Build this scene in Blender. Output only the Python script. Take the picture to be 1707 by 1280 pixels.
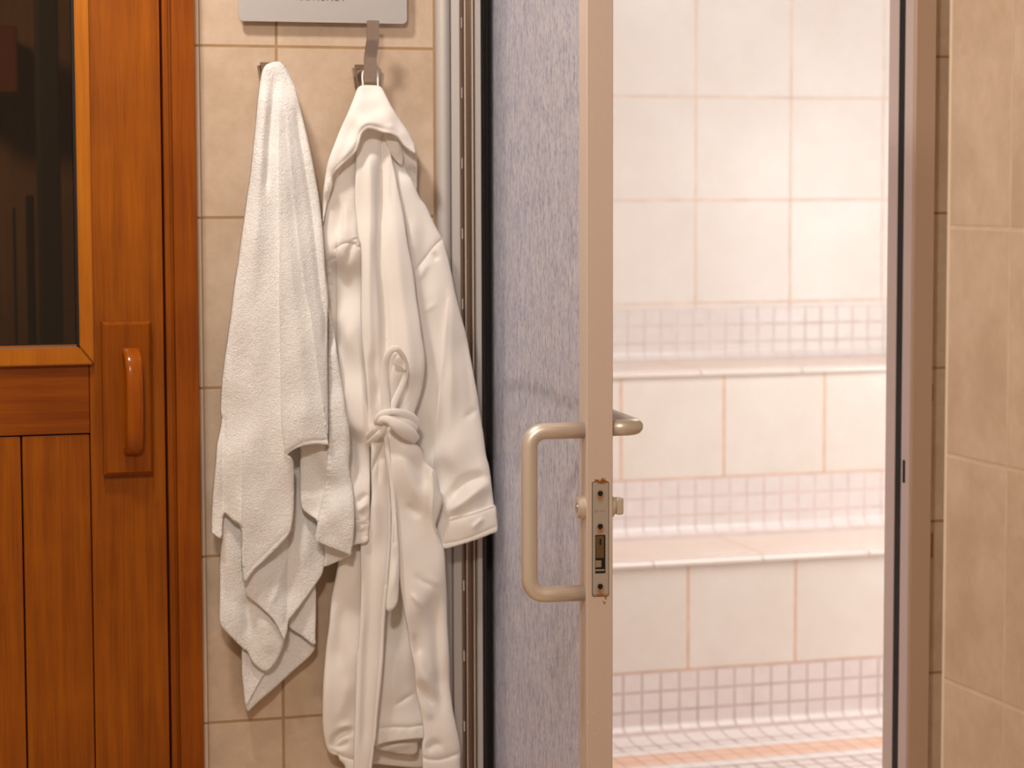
import bpy, bmesh, math, random
import numpy as np
from mathutils import Vector, Matrix, noise
from mathutils.geometry import delaunay_2d_cdt

sc = bpy.context.scene
for o in list(bpy.data.objects):
    bpy.data.objects.remove(o)
C = sc.collection
rnd = random.Random(7)

# ------------------------------------------------------------------ camera
W, H = 1707.0, 1280.0
FPX = 4030.0
YAW = math.radians(17.5)
PITCH = math.atan((640 - 310) / FPX)
ROLL = 0.0026
CAM = Vector((0, 0, 1.5))
Fw = Vector((math.sin(YAW) * math.cos(PITCH), math.cos(YAW) * math.cos(PITCH), -math.sin(PITCH)))
R0 = Vector((math.cos(YAW), -math.sin(YAW), 0))
U0 = R0.cross(Fw)
Rr = (R0 * math.cos(ROLL) - U0 * math.sin(ROLL)).normalized()
Ur = (U0 * math.cos(ROLL) + R0 * math.sin(ROLL)).normalized()
cam = bpy.data.objects.new('camera', bpy.data.cameras.new('camera'))
C.objects.link(cam)
m3 = Matrix((Rr, Ur, -Fw)).transposed()
cam.matrix_world = Matrix.Translation(CAM) @ m3.to_4x4()
cam.data.sensor_width = 36.0
cam.data.lens = FPX / W * 36.0
cam.data.clip_start = 0.05
cam.data.dof.use_dof = True
cam.data.dof.focus_distance = 3.8
cam.data.dof.aperture_fstop = 5.2
sc.camera = cam

sc.view_settings.view_transform = 'Standard'
sc.view_settings.look = 'None'
sc.view_settings.gamma = 1.0
sc.view_settings.use_curve_mapping = False
sc.view_settings.exposure = 0.0

# ------------------------------------------------------------------ world + lamps + added fill lights
wd = bpy.data.worlds.new('world'); sc.world = wd; wd.use_nodes = True
wd.node_tree.nodes['Background'].inputs[0].default_value = (1.0, 0.70, 0.44, 1)
wd.node_tree.nodes['Background'].inputs[1].default_value = 0.36

def area(name, loc, target, size, power, color, sy=None, shape='SQUARE'):
    l = bpy.data.lights.new(name, 'AREA'); l.energy = power; l.color = color
    l.shape = shape if sy is None else 'RECTANGLE'; l.size = size
    if sy: l.size_y = sy
    o = bpy.data.objects.new(name, l); C.objects.link(o)
    o.location = loc
    d = Vector(target) - Vector(loc)
    o.rotation_euler = d.to_track_quat('-Z', 'Y').to_euler()
    return o

area('ceiling_downlight', (0.40, 3.45, 2.57), (0.72, 4.17, 1.2), 0.16, 14, (1.0, 0.93, 0.86), shape='DISK')
area('corridor_fill', (0.1, 1.6, 2.57), (0.5, 3.0, 1.0), 0.30, 42, (0.975, 0.885, 0.80), shape='DISK')  # added fill light nearer the camera, evens out the wall
area('steam_room_lamp', (2.9, 4.95, 2.33), (2.9, 5.4, 0.0), 1.4, 41, (1.0, 0.968, 0.955), sy=1.2)
area('steam_room_riser_fill', (3.9, 4.6, 1.3), (2.4, 6.2, .8), 0.5, 10, (1.0, 0.968, 0.955), sy=0.9)  # added light, not a fixture; brightens the lower risers

# ------------------------------------------------------------------ pixel -> world
def ray(px, py):
    return Fw * FPX + Rr * (px - W / 2) - Ur * (py - H / 2)
def P(px, py, Y):
    d = ray(px, py); return CAM + d * (Y / d.y)
def PX(px, py, X):
    d = ray(px, py); return CAM + d * (X / d.x)
YW = 4.17
def XZ(px, py, Y=YW):
    p = P(px, py, Y); return p.x, p.z

# ------------------------------------------------------------------ object helpers
def link(name, me, mat=None, parent=None, smooth=False):
    o = bpy.data.objects.new(name, me); C.objects.link(o)
    if mat is not None and not me.materials: me.materials.append(mat)
    if parent is not None: o.parent = parent
    if smooth:
        for p in me.polygons: p.use_smooth = True
    return o
def obj(name, bm, mat, parent=None, smooth=False, off=None):
    bmesh.ops.recalc_face_normals(bm, faces=bm.faces)
    if off is not None: bmesh.ops.translate(bm, verts=bm.verts, vec=-Vector(off))
    me = bpy.data.meshes.new(name); bm.to_mesh(me); bm.free()
    return link(name, me, mat, parent, smooth)
def tag(o, label=None, cat=None, group=None, kind=None):
    if label: o['label'] = label
    if cat: o['category'] = cat
    if group: o['group'] = group
    if kind: o['kind'] = kind
    return o
def empty(name, loc, rz=0.0):
    o = bpy.data.objects.new(name, None); C.objects.link(o)
    o.location = loc; o.rotation_euler = (0, 0, rz); o.empty_display_size = .05
    return o
def add_box(bm, x0, x1, y0, y1, z0, z1, bev=0.0, seg=2):
    vs = [bm.verts.new((x, y, z)) for x in (x0, x1) for y in (y0, y1) for z in (z0, z1)]
    idx = [(0, 1, 3, 2), (4, 6, 7, 5), (0, 4, 5, 1), (2, 3, 7, 6), (0, 2, 6, 4), (1, 5, 7, 3)]
    fs = [bm.faces.new([vs[i] for i in f]) for f in idx]
    if bev > 0:
        es = list({e for f in fs for e in f.edges})
        bmesh.ops.bevel(bm, geom=es, offset=bev, segments=seg, profile=0.5, affect='EDGES')
def box(x0, x1, y0, y1, z0, z1, bev=0.0, seg=2):
    bm = bmesh.new(); add_box(bm, x0, x1, y0, y1, z0, z1, bev, seg); return bm
def add_prism(bm, pts, h0, h1, axis='Z'):
    """extrude a 2-D outline. axis Z: pts=(x,y); axis Y: pts=(x,z); axis X: pts=(y,z)"""
    def mk(p, h):
        return {'Z': (p[0], p[1], h), 'Y': (p[0], h, p[1]), 'X': (h, p[0], p[1])}[axis]
    a = [bm.verts.new(mk(p, h0)) for p in pts]; b = [bm.verts.new(mk(p, h1)) for p in pts]
    n = len(pts)
    bm.faces.new(a); bm.faces.new(b[::-1])
    for i in range(n):
        bm.faces.new((a[i], b[i], b[(i + 1) % n], a[(i + 1) % n]))
def prism(pts, h0, h1, axis='Z'):
    bm = bmesh.new(); add_prism(bm, pts, h0, h1, axis); return bm
def catmull(pts, n=6, closed=False):
    out = []; N = len(pts); P_ = [np.array(p, float) for p in pts]
    rng = range(N) if closed else range(N - 1)
    for i in rng:
        p1, p2 = P_[i], P_[(i + 1) % N]
        p0 = P_[(i - 1) % N] if (closed or i > 0) else 2 * p1 - p2
        p3 = P_[(i + 2) % N] if (closed or i + 2 < N) else 2 * p2 - p1
        for k in range(n):
            t = k / n
            out.append(tuple(0.5 * ((2 * p1) + (-p0 + p2) * t + (2 * p0 - 5 * p1 + 4 * p2 - p3) * t * t + (-p0 + 3 * p1 - 3 * p2 + p3) * t ** 3)))
    if not closed: out.append(tuple(P_[-1]))
    return out
def add_tube(bm, pts, ra, rb=None, seg=14, up=Vector((0, -1, 0)), cap=True):
    """sweep an ellipse (ra sideways, rb along 'up') along pts; ra/rb scalars or lists"""
    pts = [Vector(p) for p in pts]; n = len(pts)
    ra = [ra] * n if not hasattr(ra, '__len__') else ra
    rb = ra if rb is None else ([rb] * n if not hasattr(rb, '__len__') else rb)
    rings = []
    for i, p in enumerate(pts):
        t = (pts[min(i + 1, n - 1)] - pts[max(i - 1, 0)]).normalized()
        u = up[i] if isinstance(up, list) else up
        s = t.cross(u)
        if s.length < 1e-4: s = t.cross(Vector((1, 0, .01)))
        s.normalize(); w = s.cross(t).normalized()
        rings.append([bm.verts.new(p + s * ra[i] * math.cos(a) + w * rb[i] * math.sin(a)) for a in [2 * math.pi * k / seg for k in range(seg)]])
    for i in range(n - 1):
        for k in range(seg):
            bm.faces.new((rings[i][k], rings[i][(k + 1) % seg], rings[i + 1][(k + 1) % seg], rings[i + 1][k]))
    if cap:
        bm.faces.new(rings[0][::-1]); bm.faces.new(rings[-1])
def add_disc(bm, c, r, h, axis, seg=32, bev=0.0):
    """short cylinder from centre c extending h along axis, rim chamfered by bev"""
    a = Vector(axis).normalized(); s = a.orthogonal().normalized(); w = a.cross(s)
    prof = [(r, 0), (r, h - bev), (r - bev, h)] if bev else [(r, 0), (r, h)]
    rings = [[bm.verts.new(Vector(c) + a * z + (s * math.cos(2 * math.pi * k / seg) + w * math.sin(2 * math.pi * k / seg)) * q) for k in range(seg)] for q, z in prof]
    for i in range(len(rings) - 1):
        for k in range(seg):
            bm.faces.new((rings[i][k], rings[i][(k + 1) % seg], rings[i + 1][(k + 1) % seg], rings[i + 1][k]))
    bm.faces.new(rings[0][::-1]); bm.faces.new(rings[-1])

# ------------------------------------------------------------------ materials
def new_mat(name):
    m = bpy.data.materials.new(name); m.use_nodes = True
    nt = m.node_tree; return m, nt, nt.nodes['Principled BSDF']
class N:
    """small node-graph helper"""
    def __init__(s, nt): s.nt = nt
    def n(s, t, **kw):
        x = s.nt.nodes.new(t)
        for k, v in kw.items(): setattr(x, k, v)
        return x
    def l(s, a, b): s.nt.links.new(a, b)
    def math(s, op, a, b=None, clamp=False):
        x = s.n('ShaderNodeMath', operation=op); x.use_clamp = clamp
        for i, v in enumerate((a, b)):
            if v is None: continue
            if isinstance(v, (int, float)): x.inputs[i].default_value = v
            else: s.l(v, x.inputs[i])
        return x.outputs[0]
    def mix(s, f, a, b, blend='MIX'):
        x = s.n('ShaderNodeMix', data_type='RGBA', blend_type=blend)
        for sock, v in ((x.inputs[0], f), (x.inputs[6], a), (x.inputs[7], b)):
            if isinstance(v, (int, float)): sock.default_value = v
            elif isinstance(v, tuple): sock.default_value = (*v[:3], 1)
            else: s.l(v, sock)
        return x.outputs[2]
    def ramp(s, f, stops):
        x = s.n('ShaderNodeValToRGB'); e = x.color_ramp.elements
        while len(e) < len(stops): e.new(.5)
        for k, (p, c) in enumerate(stops): e[k].position = p; e[k].color = (*c, 1)
        s.l(f, x.inputs[0]); return x.outputs[0]
    def noise(s, vec, scale, detail=3, rough=.5):
        x = s.n('ShaderNodeTexNoise'); x.inputs['Scale'].default_value = scale
        x.inputs['Detail'].default_value = detail; x.inputs['Roughness'].default_value = rough
        s.l(vec, x.inputs['Vector']); return x.outputs['Fac']
    def scale(s, vec, v):
        x = s.n('ShaderNodeMapping'); x.inputs['Scale'].default_value = v; s.l(vec, x.inputs['Vector']); return x.outputs[0]

def tile_mat(name, ax, au, av, pitch, grout_w, col_a, col_b, grout, rough=.35, bump=.35, mottle=9.0, u_off=0.0, v_off=0.0, pv=None):
    """square tiles laid along world axes ax=(i,j); au/av a joint position; grout lines recessed"""
    m, nt, bs = new_mat(name); g = N(nt)
    geo = g.n('ShaderNodeNewGeometry'); sep = g.n('ShaderNodeSeparateXYZ'); g.l(geo.outputs['Position'], sep.inputs[0])
    pv = pv or pitch
    u = g.math('DIVIDE', g.math('SUBTRACT', sep.outputs[ax[0]], au), pitch)
    v = g.math('DIVIDE', g.math('SUBTRACT', sep.outputs[ax[1]], av), pv)
    def edge(t, p):
        f = g.math('FRACT', t)
        d = g.math('MULTIPLY', g.math('MINIMUM', f, g.math('SUBTRACT', 1.0, f)), p)
        mr = g.n('ShaderNodeMapRange'); mr.interpolation_type = 'SMOOTHSTEP'
        g.l(d, mr.inputs[0]); mr.inputs[1].default_value = grout_w * .5; mr.inputs[2].default_value = grout_w * .5 + .0016
        return mr.outputs[0]
    mask = g.math('MINIMUM', edge(u, pitch), edge(v, pv))          # 1 on tile, 0 in joint
    cmb = g.n('ShaderNodeCombineXYZ'); g.l(g.math('FLOOR', u), cmb.inputs[0]); g.l(g.math('FLOOR', v), cmb.inputs[1])
    wn = g.n('ShaderNodeTexWhiteNoise'); wn.noise_dimensions = '3D'; g.l(cmb.outputs[0], wn.inputs['Vector'])
    off = g.n('ShaderNodeVectorMath', operation='MULTIPLY_ADD'); g.l(wn.outputs['Color'], off.inputs[0])
    off.inputs[1].default_value = (5, 5, 5); g.l(geo.outputs['Position'], off.inputs[2])
    n1 = g.noise(off.outputs[0], mottle, 6, .62); n2 = g.noise(off.outputs[0], mottle * 7, 4, .6)
    f = g.math('ADD', g.math('MULTIPLY', n1, .75), g.math('MULTIPLY', n2, .25))
    f = g.math('ADD', g.math('MULTIPLY', g.math('SUBTRACT', f, .5), 3.6), .5, True)
    f = g.math('ADD', f, g.math('MULTIPLY', g.math('SUBTRACT', wn.outputs['Value'], .5), .30), True)
    base = g.mix(f, col_a, col_b)
    gn = g.noise(geo.outputs['Position'], 22, 3)
    gcol = g.mix(gn, tuple(c * .72 for c in grout), tuple(min(1, c * 1.2) for c in grout))
    g.l(g.mix(mask, gcol, base), bs.inputs['Base Color'])
    g.l(g.math('ADD', g.math('MULTIPLY', g.math('SUBTRACT', 1.0, mask), .45), rough), bs.inputs['Roughness'])
    b = g.n('ShaderNodeBump'); b.inputs['Distance'].default_value = .0025; b.inputs['Strength'].default_value = bump
    hgt = g.math('ADD', mask, g.math('MULTIPLY', n2, .05))
    g.l(hgt, b.inputs['Height']); g.l(b.outputs[0], bs.inputs['Normal'])
    return m

def plain(name, col, rough=.5, metal=0.0, bump=0.0, bscale=200, var=0.0, spec=None, stretch=None, coat=0.0):
    m, nt, bs = new_mat(name); g = N(nt)
    tc = g.n('ShaderNodeTexCoord'); vec = tc.outputs['Object']
    if stretch: vec = g.scale(vec, stretch)
    bs.inputs['Roughness'].default_value = rough; bs.inputs['Metallic'].default_value = metal
    if spec is not None: bs.inputs['Specular IOR Level'].default_value = spec
    if coat: bs.inputs['Coat Weight'].default_value = coat; bs.inputs['Coat Roughness'].default_value = .12
    n = g.noise(vec, bscale, 3)
    if var: g.l(g.mix(n, tuple(c * (1 - var) for c in col), tuple(min(1, c * (1 + var)) for c in col)), bs.inputs['Base Color'])
    else: bs.inputs['Base Color'].default_value = (*col, 1)
    if bump:
        b = g.n('ShaderNodeBump'); b.inputs['Distance'].default_value = .001; b.inputs['Strength'].default_value = bump
        g.l(n, b.inputs['Height']); g.l(b.outputs[0], bs.inputs['Normal'])
    return m

def cloth_mat(name, col, scale, dist, strength, col2=None, weave=False):
    m, nt, bs = new_mat(name); g = N(nt)
    tc = g.n('ShaderNodeTexCoord'); vec = tc.outputs['Object']
    n = g.noise(vec, scale, 2, .7); n2 = g.noise(vec, scale * .22, 3, .6)
    c2 = col2 or tuple(c * .90 for c in col)
    g.l(g.mix(n, c2, col), bs.inputs['Base Color'])
    bs.inputs['Roughness'].default_value = .95
    bs.inputs['Specular IOR Level'].default_value = .08
    bs.inputs['Sheen Weight'].default_value = .15; bs.inputs['Sheen Roughness'].default_value = .6
    h = g.math('ADD', n, g.math('MULTIPLY', n2, .7))
    if weave:
        w = g.noise(g.scale(vec, (1.0, 1.0, 3.2)), scale * 1.2, 1); h = g.math('ADD', g.math('MULTIPLY', h, .5), w)
    b = g.n('ShaderNodeBump'); b.inputs['Distance'].default_value = dist; b.inputs['Strength'].default_value = strength
    g.l(h, b.inputs['Height']); g.l(b.outputs[0], bs.inputs['Normal'])
    return m

def wood_mat(name, dark, light, horiz=False, rough=.33, offs=0.0):
    m, nt, bs = new_mat(name); g = N(nt)
    geo = g.n('ShaderNodeNewGeometry')
    mp = g.n('ShaderNodeMapping'); mp.inputs['Location'].default_value = (offs, offs * .7, offs * 1.3)
    mp.inputs['Scale'].default_value = (3, 60, 60) if horiz else (60, 60, 3)
    g.l(geo.outputs['Position'], mp.inputs['Vector'])
    n1 = g.noise(mp.outputs[0], 1.0, 5, .65)
    mp2 = g.n('ShaderNodeMapping'); mp2.inputs['Scale'].default_value = (6, 350, 350) if horiz else (350, 350, 6)
    g.l(geo.outputs['Position'], mp2.inputs['Vector'])
    n2 = g.noise(mp2.outputs[0], 1.0, 3, .6)
    n3 = g.noise(geo.outputs['Position'], 3.5, 3, .6)
    f = g.math('ADD', g.math('MULTIPLY', n1, .5), g.math('ADD', g.math('MULTIPLY', n2, .22), g.math('MULTIPLY', n3, .38)))
    g.l(g.ramp(f, [(.36, dark), (.72, light)]), bs.inputs['Base Color'])
    bs.inputs['Roughness'].default_value = rough
    bs.inputs['Coat Weight'].default_value = .12; bs.inputs['Coat Roughness'].default_value = .25; bs.inputs['Specular IOR Level'].default_value = .25
    b = g.n('ShaderNodeBump'); b.inputs['Distance'].default_value = .0005; b.inputs['Strength'].default_value = .3
    g.l(n2, b.inputs['Height']); g.l(b.outputs[0], bs.inputs['Normal'])
    return m

ZJ = P(461, 78, YW).z            # height of a bed joint, shared by the corridor walls
XJ = P(462, 200, YW).x
TA, TB, TG = (.545, .405, .285), (.685, .535, .405), (.40, .245, .12)
M = {}
M['tile_back'] = tile_mat('corridor_tile', (0, 2), XJ, ZJ, .2965, .0034, TA, TB, TG)
M['tile_right'] = tile_mat('corridor_tile_side', (1, 2), PX(1680, 700, 1.483).y, ZJ, .2965, .0034, TA, TB, (.64, .50, .37))  # lighter grout colour stands in for highlights on the tile bevels
M['tile_edge'] = plain('tile_edge', (.80, .66, .52), .35, bscale=40, var=.06)
M['grout'] = plain('grout', (.42, .27, .14), .8, bscale=300, bump=.4, var=.2)
M['steam_wall'] = tile_mat('steam_room_tile', (0, 2), P(1160, 250, 6.57).x, P(1240, 162, 6.57).z, .2995, .005, (.84, .775, .72), (.90, .845, .80), (.84, .66, .54), rough=.25, bump=.25, mottle=6)
M['steam_side'] = tile_mat('steam_room_side_tile', (1, 2), 6.57, P(1240, 162, 6.57).z, .2995, .005, (.84, .775, .72), (.90, .845, .80), (.84, .66, .54), rough=.25, bump=.25, mottle=6)
M['riser_a'] = tile_mat('lower_riser_tile', (0, 2), P(1147, 1000, 5.70).x, .263, .299, .0062, (.84, .775, .71), (.90, .845, .79), (.80, .54, .38), rough=.25, bump=.25, mottle=6, pv=.34)
M['riser_b'] = tile_mat('upper_riser_tile', (0, 2), P(1207, 700, 6.13).x, .70, .3015, .0062, (.84, .775, .71), (.90, .845, .79), (.80, .54, .38), rough=.25, bump=.25, mottle=6, pv=.34)
M['tread'] = tile_mat('bench_tread_tile', (0, 1), P(1250, 905, 5.85).x, 5.0, .60, .006, (.82, .67, .58), (.87, .74, .65), (.78, .56, .42), rough=.3, bump=.2, mottle=6, pv=3.0)
MG = (.50, .34, .31)
M['mosaic'] = tile_mat('mosaic', (0, 2), P(1100, 1200, 5.70).x, .263, .0510, .0046, (.84, .755, .735), (.89, .82, .80), (.66, .53, .50), rough=.3, bump=.3, mottle=30, pv=.0505)
M['mosaic_b'] = tile_mat('mosaic_upper', (0, 2), P(1100, 860, 6.13).x, .70, .0510, .0046, (.84, .77, .755), (.89, .83, .815), (.78, .65, .61), rough=.2, bump=.3, mottle=30, pv=.0505)
M['mosaic_floor'] = tile_mat('mosaic_floor', (0, 1), P(1100, 1200, 5.70).x, 5.64, .0510, .006, (.80, .72, .70), (.86, .79, .77), (.52, .38, .35), rough=.35, bump=.3, mottle=30)
M['nosing'] = plain('glazed_nosing', (.88, .80, .74), .10, bscale=30, var=.03, coat=.5)
M['border'] = tile_mat('terracotta_mosaic', (0, 1), P(1100, 1200, 5.70).x, 5.64, .0510, .003, (.86, .55, .40), (.90, .62, .48), (.66, .38, .26), rough=.3)
M['alu'] = plain('anodised_aluminium', (.68, .555, .47), .45, .12, bscale=500, bump=.06, stretch=(1, 1, .15), var=.04)
M['alu_cool'] = plain('anodised_aluminium_frame', (.56, .52, .49), .48, .2, bscale=500, bump=.05, stretch=(1, 1, .15), var=.03)
M['alu_brown'] = plain('anodised_aluminium_right_jamb', (.64, .45, .33), .5, .1, bscale=500, bump=.05, stretch=(1, 1, .15), var=.03)
M['alu_groove'] = plain('frame_groove', (.34, .26, .20), .30, .75, bscale=300, stretch=(1, 1, .1), var=.05)
M['steel'] = plain('satin_steel_handle', (.74, .66, .57), .38, .5, bscale=600, bump=.05)
M['chrome'] = plain('chrome', (.64, .56, .50), .13, .95)
M['chrome_worn'] = plain('worn_nickel_hook', (.58, .49, .41), .22, .95, bscale=120, var=.12)
M['rubber'] = plain('black_rubber', (.012, .010, .009), .7)
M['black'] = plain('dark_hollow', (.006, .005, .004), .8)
M['sign'] = plain('brushed_aluminium_sign', (.60, .585, .575), .38, .55, bscale=900, bump=.15, stretch=(.1, 1, 1), var=.03)
M['ink'] = plain('sign_print', (.09, .07, .06), .6)
M['slit'] = plain('slot_glow_paint', (.86, .74, .68), .5)  # pale pink paint for lit steam room seen through the slots
M['robe'] = cloth_mat('robe_cotton', (.91, .87, .83), 900, .0006, .25, weave=True, col2=(.88, .825, .775))
M['robe_in'] = cloth_mat('robe_terry_lining', (.88, .82, .76), 600, .0012, .5)
M['towel'] = cloth_mat('terry_towel', (.99, .975, .955), 430, .0036, .9, (.93, .90, .865))
M['wood'] = wood_mat('varnished_pine', (.155, .030, .0004), (.37, .100, .0012))
M['wood_h'] = wood_mat('varnished_pine_rail', (.15, .027, .0004), (.32, .080, .0010), True, offs=3)
M['wood_bead'] = wood_mat('varnished_pine_bead', (.32, .085, .003), (.50, .165, .008), offs=5)
M['wood_frame'] = wood_mat('varnished_pine_frame', (.155, .028, .0005), (.34, .084, .0012), offs=9)
M['wood_dark'] = wood_mat('sauna_lining', (.10, .05, .025), (.20, .11, .055), rough=.6, offs=2)
M['plaster'] = plain('ceiling_paint', (.82, .74, .64), .8)
M['floor'] = tile_mat('corridor_floor_tile', (0, 1), XJ, 0, .2965, .004, (.52, .37, .24), (.64, .48, .33), (.4, .28, .18))

# glass of the sauna door
m, nt, bs = new_mat('smoked_glass'); M['smoked'] = m
bs.inputs['Base Color'].default_value = (.46, .36, .28, 1); bs.inputs['Roughness'].default_value = .03
bs.inputs['Transmission Weight'].default_value = 1.0; bs.inputs['IOR'].default_value = 1.45
# fibre-textured translucent panel of the steam-room door
m, nt, bs = new_mat('frosted_fibre_panel'); M['panel'] = m; g = N(nt)
tc = g.n('ShaderNodeTexCoord')
f1 = g.noise(g.scale(tc.outputs['Object'], (270, 270, 100)), 1.0, 3, .7)
f2 = g.noise(g.scale(tc.outputs['Object'], (80, 80, 26)), 1.0, 2, .5)
ff = g.math('ADD', g.math('MULTIPLY', f1, .7), g.math('MULTIPLY', f2, .3))
pc = g.ramp(ff, [(.37, (.47, .50, .62)), (.50, (.80, .81, .90)), (.62, (1.0, .99, .98))])
g.l(pc, bs.inputs['Base Color']); bs.inputs['Roughness'].default_value = .45
bs.inputs['Subsurface Weight'].default_value = 0
tr = g.n('ShaderNodeBsdfTranslucent'); g.l(pc, tr.inputs[0])
rf = g.n('ShaderNodeBsdfRefraction'); g.l(pc, rf.inputs[0]); rf.inputs['Roughness'].default_value = .15; rf.inputs['IOR'].default_value = 1.08
m1 = g.n('ShaderNodeMixShader'); m1.inputs[0].default_value = .68; g.l(tr.outputs[0], m1.inputs[1]); g.l(rf.outputs[0], m1.inputs[2])
m2 = g.n('ShaderNodeMixShader'); m2.inputs[0].default_value = .62; g.l(bs.outputs[0], m2.inputs[1]); g.l(m1.outputs[0], m2.inputs[2])
bmp = g.n('ShaderNodeBump'); bmp.inputs['Distance'].default_value = .0006; bmp.inputs['Strength'].default_value = .4
g.l(f1, bmp.inputs['Height']); g.l(bmp.outputs[0], bs.inputs['Normal'])
g.l(m2.outputs[0], nt.nodes['Material Output'].inputs[0])

# rust-stained lock plate: rust follows the screw holes (door-local coordinates)
def rust_mat(name, spots):
    m, nt, bs = new_mat(name); g = N(nt); tc = g.n('ShaderNodeTexCoord'); sep = g.n('ShaderNodeSeparateXYZ'); g.l(tc.outputs['Object'], sep.inputs[0])
    tot = None
    nz = g.noise(g.scale(tc.outputs['Object'], (1, 1, .45)), 420, 3, .7)
    for (y, z, ry, rz, a) in spots:
        dy = g.math('DIVIDE', g.math('SUBTRACT', sep.outputs[1], y), ry); dz = g.math('DIVIDE', g.math('SUBTRACT', sep.outputs[2], z), rz)
        d = g.math('SQRT', g.math('ADD', g.math('MULTIPLY', dy, dy), g.math('MULTIPLY', dz, dz)))
        v = g.math('MULTIPLY', g.math('SUBTRACT', 1.0, d, True), a)
        tot = v if tot is None else g.math('MAXIMUM', tot, v)
    f = g.math('MULTIPLY', tot, g.math('ADD', g.math('MULTIPLY', nz, 1.6), .1), True)
    g.l(g.mix(f, (.50, .445, .39), (.38, .14, .02)), bs.inputs['Base Color'])
    bs.inputs['Metallic'].default_value = .35; bs.inputs['Roughness'].default_value = .45
    return m

# ------------------------------------------------------------------ SETTING: corridor
XL = P(329, 640, YW).x                       # left end of the tiled pier (beside the sauna frame)
XD = P(722, 200, YW).x + .002                # where tiles stop at the steam-door frame
XR = P(1554, 640, YW).x
ZT = 2.6
bm = bmesh.new()
add_box(bm, XL + .012, XD, YW, YW + .14, 0, ZT)
add_box(bm, XR, 3.2, YW, YW + .14, 0, ZT)
add_box(bm, XD, XR, YW + .001, YW + .14, 2.12, ZT)
add_box(bm, -1.4, XL + .012, YW + .001, YW + .14, 2.10, ZT)
tag(obj('wall_back', bm, M['tile_back']), 'beige square-tiled wall behind the hanging towel and bathrobe', None, kind='structure')
# rounded edge tiles of the pier, one per course
bm = bmesh.new(); z = ZJ - 6 * .2965
while z < ZT:
    add_box(bm, XL, XL + .0105, YW - .001, YW + .03, max(0, z + .0015), min(ZT, z + .295), .002); z += .2965
tag(obj('trim_1', bm, M['tile_edge']), kind='structure')
tag(obj('trim_2', box(XL + .0008, XL + .012, YW + .0015, YW + .02, 0, ZT), M['grout']), kind='structure')
YN = PX(1578, 640, 1.483).y
tag(obj('wall_right', box(1.483, 1.70, 0.4, YN, 0, ZT, .003, 2), M['tile_right']), 'large beige tiles on the near wall at the right edge', None, kind='structure')
tag(obj('trim_3', box(1.4815, 1.4865, YN - .004, YN + .0015, 0, ZT, .0012), M['tile_edge']), kind='structure')
tag(obj('floor', box(-1.6, 3.2, -.6, YW + .14, -.08, 0), M['floor']), kind='structure')
tag(obj('ceiling', box(-1.6, 3.2, 0.4, YW + .14, ZT, ZT + .08), M['plaster']), kind='structure')

bm = bmesh.new(); add_box(bm, XD - .0022, XD + .0012, YW - .0012, YW + .004, 0, 2.12, .0005)
tag(obj('trim_13', bm, M['grout']), kind='structure')
# rust stains on the joint between frame and strip of tile
bm = bmesh.new()
for (a, b) in ((318, 346), (640, 668), (888, 930)):
    p0, p1 = P(1554, a, YW), P(1554, b, YW)
    add_box(bm, p0.x - .0012, p0.x + .0014, YW - .0016, YW + .002, p1.z, p0.z, .0005)
rs = plain('rust_stain', (.42, .17, .03), .8, bscale=300, var=.3)
tag(obj('trim_4', bm, rs), kind='structure')

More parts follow.
